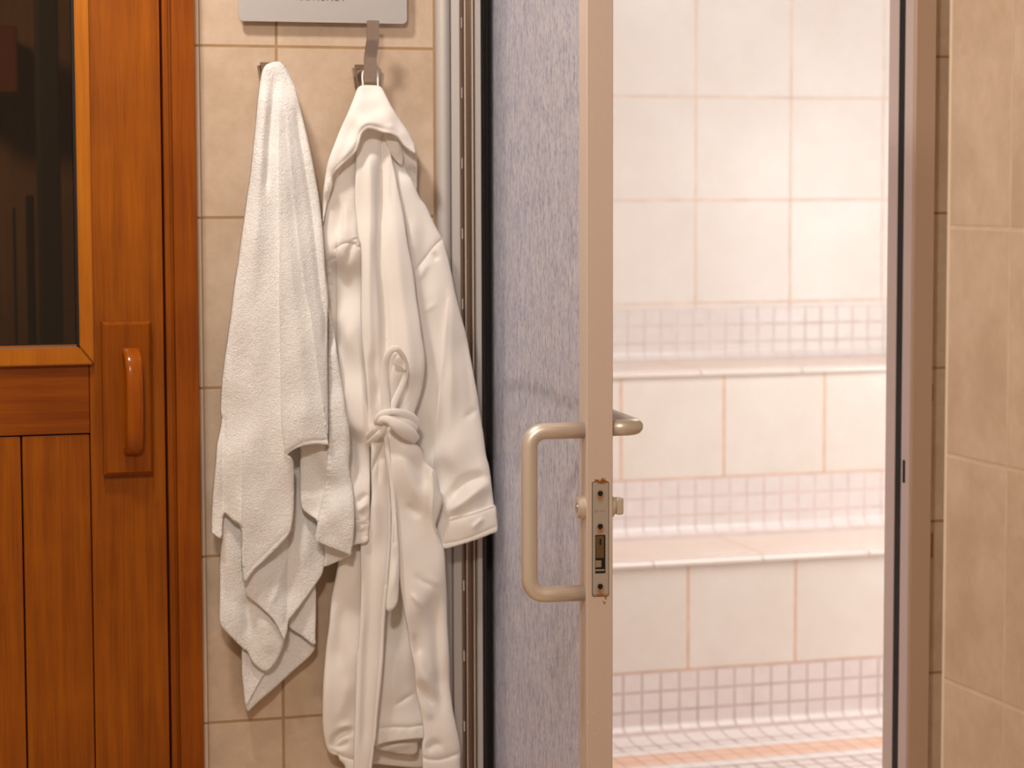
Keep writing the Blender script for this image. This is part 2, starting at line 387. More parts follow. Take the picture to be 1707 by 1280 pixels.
# ------------------------------------------------------------------ steam-room door frame (left and right jambs)
def jamb_left():
    root = empty('door_frame', (P(760, 640, 4.15).x, 4.15, 0))
    off = root.location
    Yf = 4.150
    def xs(px): return P(px, 640, Yf).x
    # half-round cover profile, front flats, channels - measured across the jamb
    def s(px, dx=4.5): return P(px + dx, 640, Yf).x
    a, b = s(728), s(749)
    pts = [(a, YW + .002), (a, Yf + .004)] + [(a + (b - a) * t, Yf + .004 - .008 * math.sin(math.pi * t) ** .7) for t in [.08, .2, .35, .5, .65, .8, .92]] + [(b, Yf + .004), (b, YW + .002)]
    obj('cover_profile', prism(pts, 0, 2.12), M['alu_cool'], root, off=off)
    c = s(751); d = s(765)
    pts = [(b + .001, YW + .01), (b + .001, Yf + .010), (c, Yf + .002), (d - .002, Yf), (d, Yf + .002), (d, YW + .01)]
    obj('front_strip', prism(pts, 0, 2.12), M['alu_cool'], root, off=off)
    # slotted channel
    e, f, h, k = s(775), s(786.5), s(790.5), s(799.5)
    pts = [(d, YW + .01), (d, Yf + .004), (d + .003, Yf + .012), (e - .004, Yf + .012), (e - .0025, Yf + .004), (e, Yf + .004), (e + .001, Yf + .018), (f - .002, Yf + .018), (f - .0015, Yf + .004), (f + .001, Yf + .004), (f + .0018, Yf + .010), (h - .001, Yf + .010), (h, YW + .01)]
    obj('slotted_channel', prism(pts, 0, 2.12), M['alu_groove'], root, off=off)
    obj('channel_lip', prism([(e - .0026, Yf + .012), (e - .0026, Yf + .003), (e - .0006, Yf + .003), (e - .0006, Yf + .012)], 0, 2.12), M['alu'], root, off=off)
    obj('channel_lip', prism([(f - .0016, Yf + .012), (f - .0016, Yf + .003), (f + .0002, Yf + .003), (f + .0002, Yf + .012)], 0, 2.12), M['alu'], root, off=off)
    pts = [(h, YW + .05), (h, Yf + .003), (h + .0015, Yf), (k - .0015, Yf), (k, Yf + .002), (k, YW + .05)]
    obj('inner_strip', prism(pts, 0, 2.12), M['alu_cool'], root, off=off)
    obj('frame_light_block', box(XD - .004, k, YW + .012, YW + .14, 0, 2.12), M['alu_groove'], root, off=off)  # unseen filler added to stop steam-room light leaking past the jamb
    pts = [(k, YW + .08), (k, Yf + .018), (k + .0075, Yf + .018), (k + .0075, YW + .08)]
    obj('hinge_seal', prism(pts, 0, 2.12), M['rubber'], root, off=off)
    # slots, painted pale for the steam-room light showing through them
    for py in [37 + 117.6 * i for i in range(-2, 14)]:
        x0 = s(770.2, 0) + .0022
        z = P(772, py, Yf).z
        if not (0.05 < z < 2.1): continue
        obj('lit_slot', box(x0 + .001, x0 + .0035, Yf + .0085, Yf + .0135, z - .0095, z + .0095, .0006, 1), M['slit'], root, off=off)
    return root, k
frame, XK = jamb_left()
tag(frame, kind='structure'); frame.name = 'trim_5'

root = empty('trim_6', (P(1520, 640, 4.14).x, 4.14, 0)); off = root.location
Xa, Xb = P(1519, 640, 4.14).x, P(1554, 640, 4.14).x
obj('front_face', prism([(Xa, 4.14), (Xa + .003, 4.137), (Xb - .002, 4.137), (Xb, 4.14), (Xb, YW + .03), (Xa + .022, YW + .03), (Xa + .022, 4.1455), (Xa, 4.1455)], 0, 2.12), M['alu_brown'], root, off=off)
def yat(px):  # Y where the reveal plane X=Xa is seen at column px
    return PX(px, 640, Xa).y
y1, y2, y3 = yat(1503.5), yat(1493), yat(1477)
M['alu_reveal'] = plain('aluminium_reveal_pink_lit', (.76, .62, .58), .5, .1, bscale=500, var=.03)  # aluminium with the steam room's pinkish light put into its colour
obj('reveal', box(Xa, Xa + .02, 4.1458, y1, 0, 2.12), M['alu_reveal'], root, off=off)
obj('seal', box(Xa + .0005, Xa + .02, y1, y2, 0, 2.12), M['rubber'], root, off=off)
obj('inner_reveal', box(Xa, Xa + .02, y2, y3, 0, 2.12), M['alu_reveal'], root, off=off)
sy = yat(1508); zs0, zs1 = PX(1508, 805, Xa).z, PX(1508, 767, Xa).z
obj('strike_slot', box(Xa - .0008, Xa + .002, sy - .006, sy + .004, zs0, zs1, .0004, 1), M['black'], root, off=off)
tag(root, kind='structure')
tag(obj('trim_7', box(XK + .02, Xa, 4.14, YW + .08, 2.07, 2.12), M['alu']), kind='structure')

# ------------------------------------------------------------------ SETTING: steam room
YS0 = YW + .14; YSB = 6.57; XS0, XS1 = 0.95, 4.15
tag(obj('wall_steam_back', box(XS0 - .1, XS1 + .1, YSB, YSB + .1, 0, 2.45), M['steam_wall']), kind='structure')
tag(obj('wall_steam_left', box(XS0 - .1, XS0, YS0, YSB, 0, 2.45), M['steam_side']), kind='structure')
tag(obj('wall_steam_right', box(XS1, XS1 + .1, YS0, YSB, 0, 2.45), M['steam_side']), kind='structure')
tag(obj('ceiling_steam', box(XS0 - .1, XS1 + .1, YS0, YSB + .1, 2.45, 2.53), plain('steam_ceiling', (.86, .78, .74), .5)), kind='structure')
tag(obj('floor_steam', box(XS0, XS1, YS0 - .05, 5.70, 0, .10), M['mosaic_floor']), kind='structure')
tag(obj('trim_8', box(XS0, XS1, 5.392, 5.50, .0985, .1012), M['border']), kind='structure')
M['pale_mosaic'] = tile_mat('pale_mosaic', (0, 1), P(1100, 1200, 5.70).x, 5.64, .0510, .003, (.90, .85, .83), (.94, .90, .88), (.66, .52, .48), rough=.25)
tag(obj('trim_14', box(XS0, XS1, 5.5005, 5.545, .0985, .1012), M['pale_mosaic']), kind='structure')
tag(obj('trim_15', box(XS0, XS1, 5.335, 5.3915, .0985, .1012), M['pale_mosaic']), kind='structure')
# lamp panel
root = empty('ceiling_lamp', (2.9, 4.95, 2.45))
obj('housing', box(-.72, .72, -.62, .62, -.05, 0, .01), M['plaster'], root)
tag(root, 'flat white ceiling lamp over the steam room benches, above the frame', 'ceiling lamp')

fm, fnt, fbs = new_mat('steam_haze'); fnt.nodes.remove(fbs)
vs_ = fnt.nodes.new('ShaderNodeVolumeScatter'); vs_.inputs['Color'].default_value = (1, .97, .95, 1); vs_.inputs['Density'].default_value = .07
fnt.links.new(vs_.outputs[0], fnt.nodes['Material Output'].inputs['Volume'])
hz_ = obj('steam', prism([(YS0 + .06, .125), (5.56, .125), (5.68, .24), (5.68, .57), (6.05, .575), (6.11, .70), (6.11, 1.02), (6.48, 1.03), (6.555, 1.17), (6.555, 2.38), (YS0 + .06, 2.38)], XS0 + .01, XS1 - .01, 'X'), fm)
tag(hz_, 'thin bright steam filling the tiled room beyond the open door', 'steam', kind='stuff')

def coving(Yf, z0, z1, r, mat_name, hz=.028):
    """mosaic skirting that curves out into the surface below"""
    pts = [(Yf, z1), (Yf - .004, z1)] + [(Yf - .004 - r + r * math.cos(a), z0 + hz - (hz - .0004) * math.sin(a)) for a in [k * math.pi / 2 / 8 for k in range(9)]]
    pts += [(Yf - .004 - r, z0 + .0003), (Yf, z0 + .0003)]
    return prism([(p[0], p[1]) for p in pts], XS0 + .001, XS1 - .001, 'X')
def bench(name, label, Yf, Yb, z0, z1, zm, rmat, mmat):
    root = empty(name, ((XS0 + XS1) / 2, Yf, z0)); off = root.location
    obj('riser', box(XS0 + .001, XS1 - .001, Yf, Yf + .05, z0 + .0005 if z0 > .2 else 0.001, z1 - .012), M[rmat], root, off=off)
    cm = M[mmat]
    obj('mosaic_skirting', coving(Yf, z0, zm, .105 if z0 < .2 else .06, mmat, .030), cm, root, off=off, smooth=False)
    obj('tread', box(XS0 + .001, XS1 - .001, Yf + .002, Yb - .001, z1 - .05, z1), M['tread'], root, off=off)
    # nosing tiles, slanted joints, each tile bullnosed; laid 30 cm long
    x = XS0 + .02; nb = bmesh.new()
    while x < XS1 - .02:
        x1 = min(x + .297, XS1 - .01)
        prof = [(Yf + .055, z1 - .02), (Yf + .055, z1 + .002), (Yf, z1 + .003)] + [(Yf - .003 - .009 * math.sin(a), z1 - .0055 + .0085 * math.cos(a)) for a in [k * math.pi / 8 for k in range(7)]] + [(Yf, z1 - .0135)]
        add_prism(nb, prof, x, x1, 'X'); x += .3005
    obj('nosing', nb, M['nosing'], root, off=off)
    tag(root, label, 'bench', 'tiered benches of the steam room'); return root
bench('tiled_bench', 'lower of the two tiered beige tiled steam room benches, nearest the floor', 5.70, 6.13, .10, .545, .263, 'riser_a', 'mosaic')
bench('tiled_bench', 'upper of the two tiered beige tiled steam room benches, against the far wall', 6.13, 6.57, .545, .993, .70, 'riser_b', 'mosaic_b')
M['mosaic_w'] = tile_mat('mosaic_wall', (0, 2), P(1100, 560, 6.57).x, 1.143, .0510, .0046, (.80, .73, .71), (.85, .79, .77), (.77, .65, .61), rough=.2, bump=.3, mottle=30, pv=.0505)
cv = obj('trim_9', coving(YSB, .993, 1.143, .03, ''), M['mosaic_w']); tag(cv, kind='structure')

# ------------------------------------------------------------------ SETTING: sauna seen through the dark glass
tag(obj('wall_sauna_back', box(-1.2, .9, 5.9, 6.0, 0, 2.3), M['wood_dark']), kind='structure')
tag(obj('wall_sauna_right', box(.78, .86, YW + .15, 5.9, 0, 2.3), M['wood_dark']), kind='structure')
tag(obj('wall_sauna_left', box(-1.3, -1.2, YW + .05, 6.0, 0, 2.3), M['wood_dark']), kind='structure')
tag(obj('ceiling_sauna', box(-1.3, .9, YW + .14, 6.0, 2.3, 2.36), M['wood_dark']), kind='structure')
tag(obj('floor_sauna', box(-1.3, .9, YW + .141, 6.0, -.02, .0), M['wood_dark']), kind='structure')
area('sauna_fill', (.1, 4.9, 2.1), (.2, 5.9, 1.2), .15, 9, (1.0, .75, .5))  # added faint fill so the interior shows through the dark glass
def q(px, py, Y): return P(px, py, Y)
a0 = q(30, 100, 5.3)
post = obj('sauna_post', box(q(62, 100, 5.3).x, q(98, 100, 5.3).x, 5.3, 5.36, .001, 2.299, .004), M['black'])
tag(post, 'dark upright post seen dimly behind the sauna door glass', 'post')
for (pa, pb, pt, lb) in ((45, 59, 325, 'broader dark pole standing in the dim sauna behind the door glass'), (23, 28, 345, 'thin dark rod standing in the dim sauna behind the door glass')):
    pole = obj('sauna_pole', box(q(pa, 450, 5.0).x, q(pb, 450, 5.0).x, 5.0, 5.015, .001, q(40, pt, 5.0).z, .004), M['black'])
    tag(pole, lb, 'pole')
cab = empty('wall_cabinet', (q(5, 100, 5.6).x, 5.75, q(5, 155, 5.6).z)); off = cab.location
mcb = wood_mat('red_brown_cabinet', (.07, .016, .004), (.12, .03, .008), rough=.5)
obj('carcass', box(q(-60, 100, 5.6).x, q(30, 100, 5.6).x, 5.6, 5.9, q(5, 155, 5.6).z, q(5, 43, 5.6).z, .006), mcb, cab, off=off)
tag(cab, 'reddish brown box high on the sauna wall seen through dark door glass', 'cabinet')

# ------------------------------------------------------------------ sauna door (left)
YDF = 4.145        # face of door
YFR = 4.128        # face of frame
def X_(px, Y=YDF): return P(px, 640, Y).x          # vertical edges measured at mid height
def Z_(py, px=150, Y=YDF): return P(px, py, Y).z
sx = lambda top, bot: (top + bot) / 2
xg = X_(sx(130, 134.5)); xb = X_(sx(152, 160)); xs = X_(sx(264.5, 284.5)) ; 
zg = Z_(578, 130); zb = Z_(607, 150); zr = Z_(722, 150)
XDL = -.30           # far-left edge of the door, out of frame
d1 = empty('door_1', ((XDL + xs) / 2, YDF + .02, 0)); off = d1.location
xst = X_(149 + .5) 
# stile, mid rail, boards, top rail
obj('stile', box(xst, xs, YDF, YDF + .045, .02, 2.06, .0015), M['wood'], d1, off=off)
obj('stile', box(XDL, XDL + .11, YDF, YDF + .045, .02, 2.06, .0015), M['wood'], d1, off=off)
obj('middle_rail', box(XDL + .11, xst - .0008, YDF, YDF + .045, zr, zg + .004, .0015), M['wood_h'], d1, off=off)
obj('top_rail', box(XDL + .11, xst - .0008, YDF, YDF + .045, 1.98, 2.06, .0015), M['wood_h'], d1, off=off)
xj = X_(34); pw = xst - xj; x = xst; k = 0
while x > XDL + .11:
    x0 = max(x - pw, XDL + .11)
    obj('board', box(x0 + .0013, x - .0013, YDF + .003, YDF + .04, .02, zr - .0022, .002), M['wood'], d1, off=off)
    x = x0; k += 1
obj('board_backing', box(XDL + .1, xst, YDF + .03, YDF + .044, .03, zr), M['black'], d1, off=off)
# glazing bead (mitred): right upright and bottom
bd = .012
bm = bmesh.new()
def ring_prism(bm, a, b):  # a,b: outer/inner rectangle corners of a mitred bar in XZ, raised
    pass
xo, xi, zo, zi = xb, xg, zb, zg
vs = {}
for nm, (x_, z_) in {'o': (xo, zo), 'i': (xi, zi)}.items(): vs[nm] = (x_, z_)
add_prism(bm, [(xi + .0006, zi + .0002), (xo, zo + .0008), (xo, 1.99), (xi + .0006, 1.99)], YDF - bd, YDF + .01, 'Y')
bmesh.ops.bevel(bm, geom=[e for e in bm.edges], offset=.002, segments=2, affect='EDGES')
obj('glazing_bead', bm, M['wood_bead'], d1, off=off)
bm = bmesh.new()
add_prism(bm, [(XDL + .1, zo), (xo - .0008, zo), (xi, zi - .0006), (XDL + .1, zi - .0006)], YDF - bd, YDF + .01, 'Y')
bmesh.ops.bevel(bm, geom=[e for e in bm.edges], offset=.002, segments=2, affect='EDGES')
obj('glazing_bead', bm, M['wood_bead'], d1, off=off)
obj('glazing_seal', box(xi - .0035, xi + .001, YDF - .002, YDF + .012, zi, 1.985), M['black'], d1, off=off)
obj('glazing_seal', box(XDL + .1, xi, YDF - .002, YDF + .012, zi - .001, zi + .0018), M['alu_groove'], d1, off=off)
obj('glass_pane', box(XDL + .1, xi + .003, YDF + .004, YDF + .011, zi - .003, 1.99), M['smoked'], d1, off=off)
# handle: chamfered back plate + carved bow grip
xp0, xp1 = X_(168 + 1.5), X_(250 + 1.5); zp0, zp1 = Z_(790, 210), Z_(535, 210)
pl = bmesh.new()
add_box(pl, xp0, xp1, YDF - .018, YDF, zp0, zp1)
fe = [e for e in pl.edges if all(abs(v.co.y - (YDF - .018)) < 1e-5 for v in e.verts)]
bmesh.ops.bevel(pl, geom=fe, offset=.0055, segments=1, affect='EDGES')
plate = obj('handle_plate', pl, wood_mat('handle_plate_wood', (.155, .030, .0006), (.32, .080, .0012), offs=11, rough=.22), d1, off=off)
xc = X_(217); zt_, zb_ = Z_(592, 220), Z_(742, 220)
path = [(YDF - .010, zt_ + .004), (YDF - .022, zt_ + .006), (YDF - .034, zt_ - .002), (YDF - .044, zt_ - .018), (YDF - .049, zt_ - .045), (YDF - .050, (zt_ + zb_) / 2), (YDF - .048, zb_ + .045), (YDF - .043, zb_ + .018), (YDF - .033, zb_ + .002), (YDF - .022, zb_ - .006), (YDF - .010, zb_ - .005)]
path = catmull(path, 4)
gb = bmesh.new()
n = len(path); ww = [.0160 - .0015 * math.sin(math.pi * i / (n - 1)) for i in range(n)]
# rounded rectangular section swept along the bow
rings = []
for i, (y, z) in enumerate(path):
    a = Vector((0, *path[max(i - 1, 0)])); b = Vector((0, *path[min(i + 1, n - 1)])); t = (b - a).normalized(); nn = Vector((1, 0, 0)).cross(t).normalized()
    ring = []
    for kx in range(16):
        an = 2 * math.pi * kx / 16 + .2; cx, cy = math.cos(an), math.sin(an)
        ex = abs(cx) ** .5 * (1 if cx > 0 else -1); ey = abs(cy) ** .6 * (1 if cy > 0 else -1)
        ring.append(gb.verts.new(Vector((xc, y, z)) + Vector((1, 0, 0)) * ex * ww[i] + nn * ey * .0085))
    rings.append(ring)
for i in range(n - 1):
    for kx in range(16): gb.faces.new((rings[i][kx], rings[i][(kx + 1) % 16], rings[i + 1][(kx + 1) % 16], rings[i + 1][kx]))
gb.faces.new(rings[0]); gb.faces.new(rings[-1][::-1])
hm = wood_mat('handle_grip_wood', (.22, .042, .001), (.38, .095, .003), rough=.16, offs=13)
grip = obj('door_handle', gb, hm, d1, smooth=True, off=off)
tag(d1, kind='structure')
# door frame post (rebate + flat)
xf0, xf1, xf2 = X_(sx(270.5, 289.5) + .5, YFR), X_(sx(287, 300), YFR), P(sx(327, 341) - 1.5, 640, YFR).x
f1 = empty('trim_10', ((xf0 + xf2) / 2, YFR, 0)); off = f1.location
obj('rebate', prism([(xf0, YDF + .045), (xf0, YFR + .012), (xf1 - .0045, YFR + .012), (xf1 - .004, YFR + .0165), (xf1, YFR + .0165), (xf1, YDF + .045)], 0, 2.09), M['wood_frame'], f1, off=off)
obj('frame_post', box(xf1, min(xf2, XL - .0015), YFR, YW + .1, 0, 2.09, .0025), M['wood_frame'], f1, off=off)
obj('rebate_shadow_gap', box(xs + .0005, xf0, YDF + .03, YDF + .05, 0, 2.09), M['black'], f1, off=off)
tag(f1, kind='structure')
tag(obj('trim_11', box(XDL - .06, XL - .002, YFR, YW + .1, 2.062, 2.10, .002), M['wood_frame']), kind='structure')
tag(obj('trim_12', box(XDL - .09, XDL - .003, YFR, YW + .1, 0, 2.062, .002), M['wood_frame']), kind='structure')
tag(obj('wall_left', box(-1.4, XDL - .09, YW, YW + .14, 0, 2.10), M['tile_back']), kind='structure')

# ------------------------------------------------------------------ steam-room door leaf, standing open towards us
E = P(978, 640, 3.40)
SL = .108
ux, uy = -SL / math.hypot(SL, 1), -1 / math.hypot(SL, 1)
L = .845
Hx, Hy = E.x - ux * L, E.y - uy * L
d2 = empty('door_2', (Hx, Hy, 0), math.atan2(uy, ux))
T = .0405
zl = lambda py, Y=3.40, px=1000: P(px, py, Y).z
tag(d2, kind='structure')
z0d, z1d = .012, 2.06
lockplate_z = (zl(993), zl(803))
bm = bmesh.new(); add_box(bm, L - .052, L, 0, T, z0d, z1d, .0015)
st = obj('stile', bm, M['alu'], d2)
obj('stile', box(0, .040, 0, T, z0d, z1d, .0015), M['rubber'], d2)  # aluminium stile coloured black for the shadow beside the hinge
obj('top_rail', box(.040, L - .040, .002, T - .002, z1d - .05, z1d, .0015), M['alu'], d2)
obj('bottom_rail', box(.040, L - .040, .002, T - .002, z0d, z0d + .09, .0015), M['alu'], d2)
obj('frosted_panel', box(.039, L - .050, .010, .018, z0d + .08, z1d - .04), M['panel'], d2)
gk = bmesh.new()
add_box(gk, .040, .048, .006, .013, z0d + .09, z1d - .05)
obj('glazing_gasket', gk, M['rubber'], d2)
# vertical pull on the outer face
zc0, zc1 = zl(996, 3.40, 900), zl(722, 3.40, 900)
hx = L - .020; pr = .084; r = .0125; rc = .024
pp = [(hx, 0.0, zc1), (hx, -pr + rc, zc1)]
pp += [(hx, -pr + rc - rc * math.sin(a), zc1 - rc + rc * math.cos(a)) for a in [k * math.pi / 2 / 6 for k in range(1, 7)]]
pp += [(hx, -pr, zc1 - .08), (hx, -pr, (zc0 + zc1) / 2), (hx, -pr, zc0 + .08)]
pp += [(hx, -pr + rc - rc * math.cos(a), zc0 + rc - rc * math.sin(a)) for a in [k * math.pi / 2 / 6 for k in range(0, 7)]]
pp += [(hx, 0.0, zc0)]
bm = bmesh.new(); add_tube(bm, pp, r, seg=24, up=Vector((1, 0, 0)))
ph = obj('pull_handle', bm, M['steel'], d2, smooth=True)
# horizontal rail across the inner face
zr_ = zl(714, 3.40, 1050)
q0 = .044; rr = .0125
pp = [(L - .022, T, zr_), (L - .022, T + q0 - .02, zr_)] + [(L - .022 - .02 + .02 * math.cos(a), T + q0 - .02 + .02 * math.sin(a), zr_) for a in [k * math.pi / 2 / 6 for k in range(1, 7)]]
pp += [(L * .5, T + q0, zr_), (.022 + .02, T + q0, zr_)] + [(.042 - .02 * math.sin(a), T + q0 - .02 + .02 * math.cos(a), zr_) for a in [k * math.pi / 2 / 6 for k in range(1, 7)]] + [(.022, T, zr_)]
bm = bmesh.new(); add_tube(bm, pp, rr, seg=20, up=Vector((0, 0, 1)))
obj('grab_rail', bm, M['steel'], d2, smooth=True)
# key cylinder
zc = zl(847)
bm = bmesh.new(); add_disc(bm, (L - .020, 0, zc), .0180, .006, (0, -1, 0), 32, .001); add_disc(bm, (L - .020, -.006, zc), .0165, .005, (0, -1, 0), 32, .0015)
cyl = obj('lock_cylinder', bm, M['steel'], d2, smooth=False)
bm = bmesh.new(); add_disc(bm, (L - .020, -.011, zc), .0075, .0012, (0, -1, 0), 24, .0004)
add_box(bm, L - .0207, L - .0193, -.0126, -.011, zc - .004, zc + .004)
obj('keyhole_plug', bm, M['chrome_worn'], cyl)
# thumb turn
bm = bmesh.new(); add_disc(bm, (L - .020, T, zc), .0165, .005, (0, 1, 0), 32, .001); add_disc(bm, (L - .020, T + .005, zc), .0130, .003, (0, 1, 0), 32, .001)
tt = obj('thumb_turn', bm, M['steel'], d2)
bm = bmesh.new(); add_box(bm, L - .0285, L - .0115, T + .008, T + .020, zc - .0125, zc + .0135, .0030, 3)
obj('turn_knob', bm, M['steel'], tt, smooth=False)
# lock plate let into the edge of the stile, with holes and latch opening
pz0, pz1 = lockplate_z; py0, py1 = .0090, .0335; pc_ = (py0 + py1) / 2 - .0005
holes = [zl(822), zl(877), zl(977)]
spots = []
for hz in holes: spots += [(pc_, hz - .004, .008, .012, 1.2)]
spots += [(pc_, holes[2] - .012, .0035, .016, 1.3), (pc_, pz0 + .0015, .016, .0035, 1.6), (pc_ + .003, pz1 - .001, .010, .003, 2.2)]
def rr_outline(y0, y1, z0, z1, r, n=5):
    out = []
    for cy, cz, a0 in ((y1 - r, z1 - r, 0), (y0 + r, z1 - r, 90), (y0 + r, z0 + r, 180), (y1 - r, z0 + r, 270)):
        for k in range(n + 1):
            a = math.radians(a0 + 90 * k / n); out.append((cy + r * math.cos(a), cz + r * math.sin(a)))
    return out
bm = prism(rr_outline(py0 - .0009, py1 + .0009, pz0 - .0009, pz1 + .0009, .0034), L - .001, L + .00025, 'X')
lockedge = obj('lock_recess_line', bm, M['black'], d2)
bm = prism(rr_outline(py0, py1, pz0, pz1, .003), L - .001, L + .0009, 'X')
lp = obj('lock_plate', bm, rust_mat('rust_stained_lock_plate', spots), d2)
for hz in holes:
    bm = bmesh.new(); add_disc(bm, (L + .0008, pc_, hz), .0041, .0004, (1, 0, 0), 20)
    obj('screw_hole', bm, M['black'], lp)
oz0, oz1 = zl(955), zl(891); oy0, oy1 = pc_ - .0078, pc_ + .0078
lo = obj('latch_opening', box(L + .0008, L + .0012, oy0, oy1, oz0, oz1), M['black'], lp)
hh = oz1 - oz0
ww_ = plain('worn_brass_latch', (.20, .13, .07), .4, .7, bscale=300, var=.4)
ob = obj('latch_bolt', box(L + .001, L + .0022, oy0 + .0008, oy1 - .0022, oz0 + hh * .40, oz1 - hh * .03, .0004, 1), ww_, lp)
obj('latch_spring', box(L + .001, L + .0019, oy0 + .0004, oy0 + .0095, oz0 + hh * .16, oz0 + hh * .34, .0003, 1), M['chrome_worn'], lp)
bm = bmesh.new()
for k in range(7): add_box(bm, L + .001, L + .0017, oy0 + .0008 + k * .002, oy0 + .002 + k * .002, oz0 + hh * .065, oz0 + hh * .105)
obj('latch_teeth', bm, M['steel'], lp)
obj('latch_slot', box(L + .0021, L + .0024, pc_ - .0015, pc_ + .0012, oz1 - hh * .26, oz1 - hh * .10), M['black'], lp)
# worn stamped mark: a small diamond and a few worn strokes
mk = bmesh.new(); zc2 = zl(851.5); s_ = .0024; cy = py0 + .0052
for a in range(4):
    pts = [(cy + s_, zc2), (cy, zc2 + s_), (cy - s_, zc2), (cy, zc2 - s_)]
    p_, q_ = pts[a], pts[(a + 1) % 4]
    add_tube(mk, [(L + .0009, *p_), (L + .0009, *q_)], .0004, seg=6, up=Vector((1, 0, 0)))
zz = [0, 1, 0, 1, 0, 1, 0, 1, 0]
for k in range(8):
    add_tube(mk, [(L + .0009, cy + .0045 + k * .0013, zc2 - .0008 + zz[k] * .002), (L + .0009, cy + .0045 + (k + 1) * .0013, zc2 - .0008 + zz[k + 1] * .002)], .00028, seg=6, up=Vector((1, 0, 0)))
obj('stamped_mark', mk, rs if False else plain('worn_stamp', (.30, .19, .10), .6), lp)
# rust around the top and bottom of the plate, on the stile
bm = bmesh.new()
for k in range(26):
    t = rnd.random(); y = py0 + .003 + t * .019 ; z = pz1 + .0015 + rnd.random() ** 2 * .0035
    add_disc(bm, (L, y, z), .0006 + rnd.random() * .0011, .0003, (1, 0, 0), 8)
for k in range(16):
    y = py1 - .005 + rnd.gauss(0, .0014); z = pz0 - .001 - rnd.random() ** 2 * .012
    add_disc(bm, (L, y, z), .0005 + rnd.random() * .0008, .0003, (1, 0, 0), 8)
obj('rust_bloom', bm, rs, d2)
bm = bmesh.new()
for (px_, py_, rr_) in ((996, 1172, 1.0), (991, 1187, 1.2), (982, 1204, 1.0), (993, 1222, 1.3), (998, 1142, .8), (1001, 1148, .8), (988, 1140, .5)):
    add_disc(bm, (L, T * (px_ - 979) / 44.0, zl(py_)), .0010 * rr_, .0006, (1, 0, 0), 10, .0003)
obj('paint_blister', bm, plain('paint_blister', (.75, .66, .56), .4), d2)

# ------------------------------------------------------------------ sign on the wall
zs = P(540, 37.5, YW - .02).z; xs0 = P(397.5, 20, YW - .02).x; xs1 = P(678, 20, YW - .02).x
sg = empty('wall_sign', ((xs0 + xs1) / 2, YW - .02, zs)); off = sg.location
def rr2(x0, x1, z0, z1, r): return rr_outline(x0, x1, z0, z1, r)
plate_o = rr2(xs0, xs1, zs, zs + .11, .009)
bm = prism(plate_o, YW - .0215, YW - .0185, 'Y')
bmesh.ops.rotate(bm, cent=(xs0, YW - .02, zs), matrix=Matrix.Rotation(0.0, 3, 'Y'), verts=bm.verts)
obj('sign_plate', bm, M['sign'], sg, off=off)
for x_ in (xs0 + .03, xs1 - .03):
    for z_ in (zs + .04, zs + .085):
        bm = bmesh.new(); add_disc(bm, (x_, YW - .0002, z_), .006, .0184, (0, -1, 0), 16)
        obj('standoff', bm, M['chrome'], sg, off=off)
tx = bpy.data.curves.new('lettering', 'FONT'); tx.body = 'SUNSNET'; tx.size = .0165; tx.align_x = 'CENTER'; tx.space_character = 1.25; tx.extrude = .0002
to = bpy.data.objects.new('lettering', tx); C.objects.link(to)
to.rotation_euler = (math.pi / 2, 0, 0); to.location = (P(538, 5, YW - .0218).x, YW - .0217, P(538, 1.2, YW - .0218).z)
bpy.context.view_layer.update()
me = bpy.data.meshes.new_from_object(to.evaluated_get(bpy.context.evaluated_depsgraph_get()))
me.transform(Matrix.Translation(-Vector(off)) @ to.matrix_world)
bpy.data.objects.remove(to)
me.materials.clear(); link('lettering', me, M['ink'], sg)
tag(sg, 'brushed silver sign plate with rounded corners mounted above the hooks', 'sign')

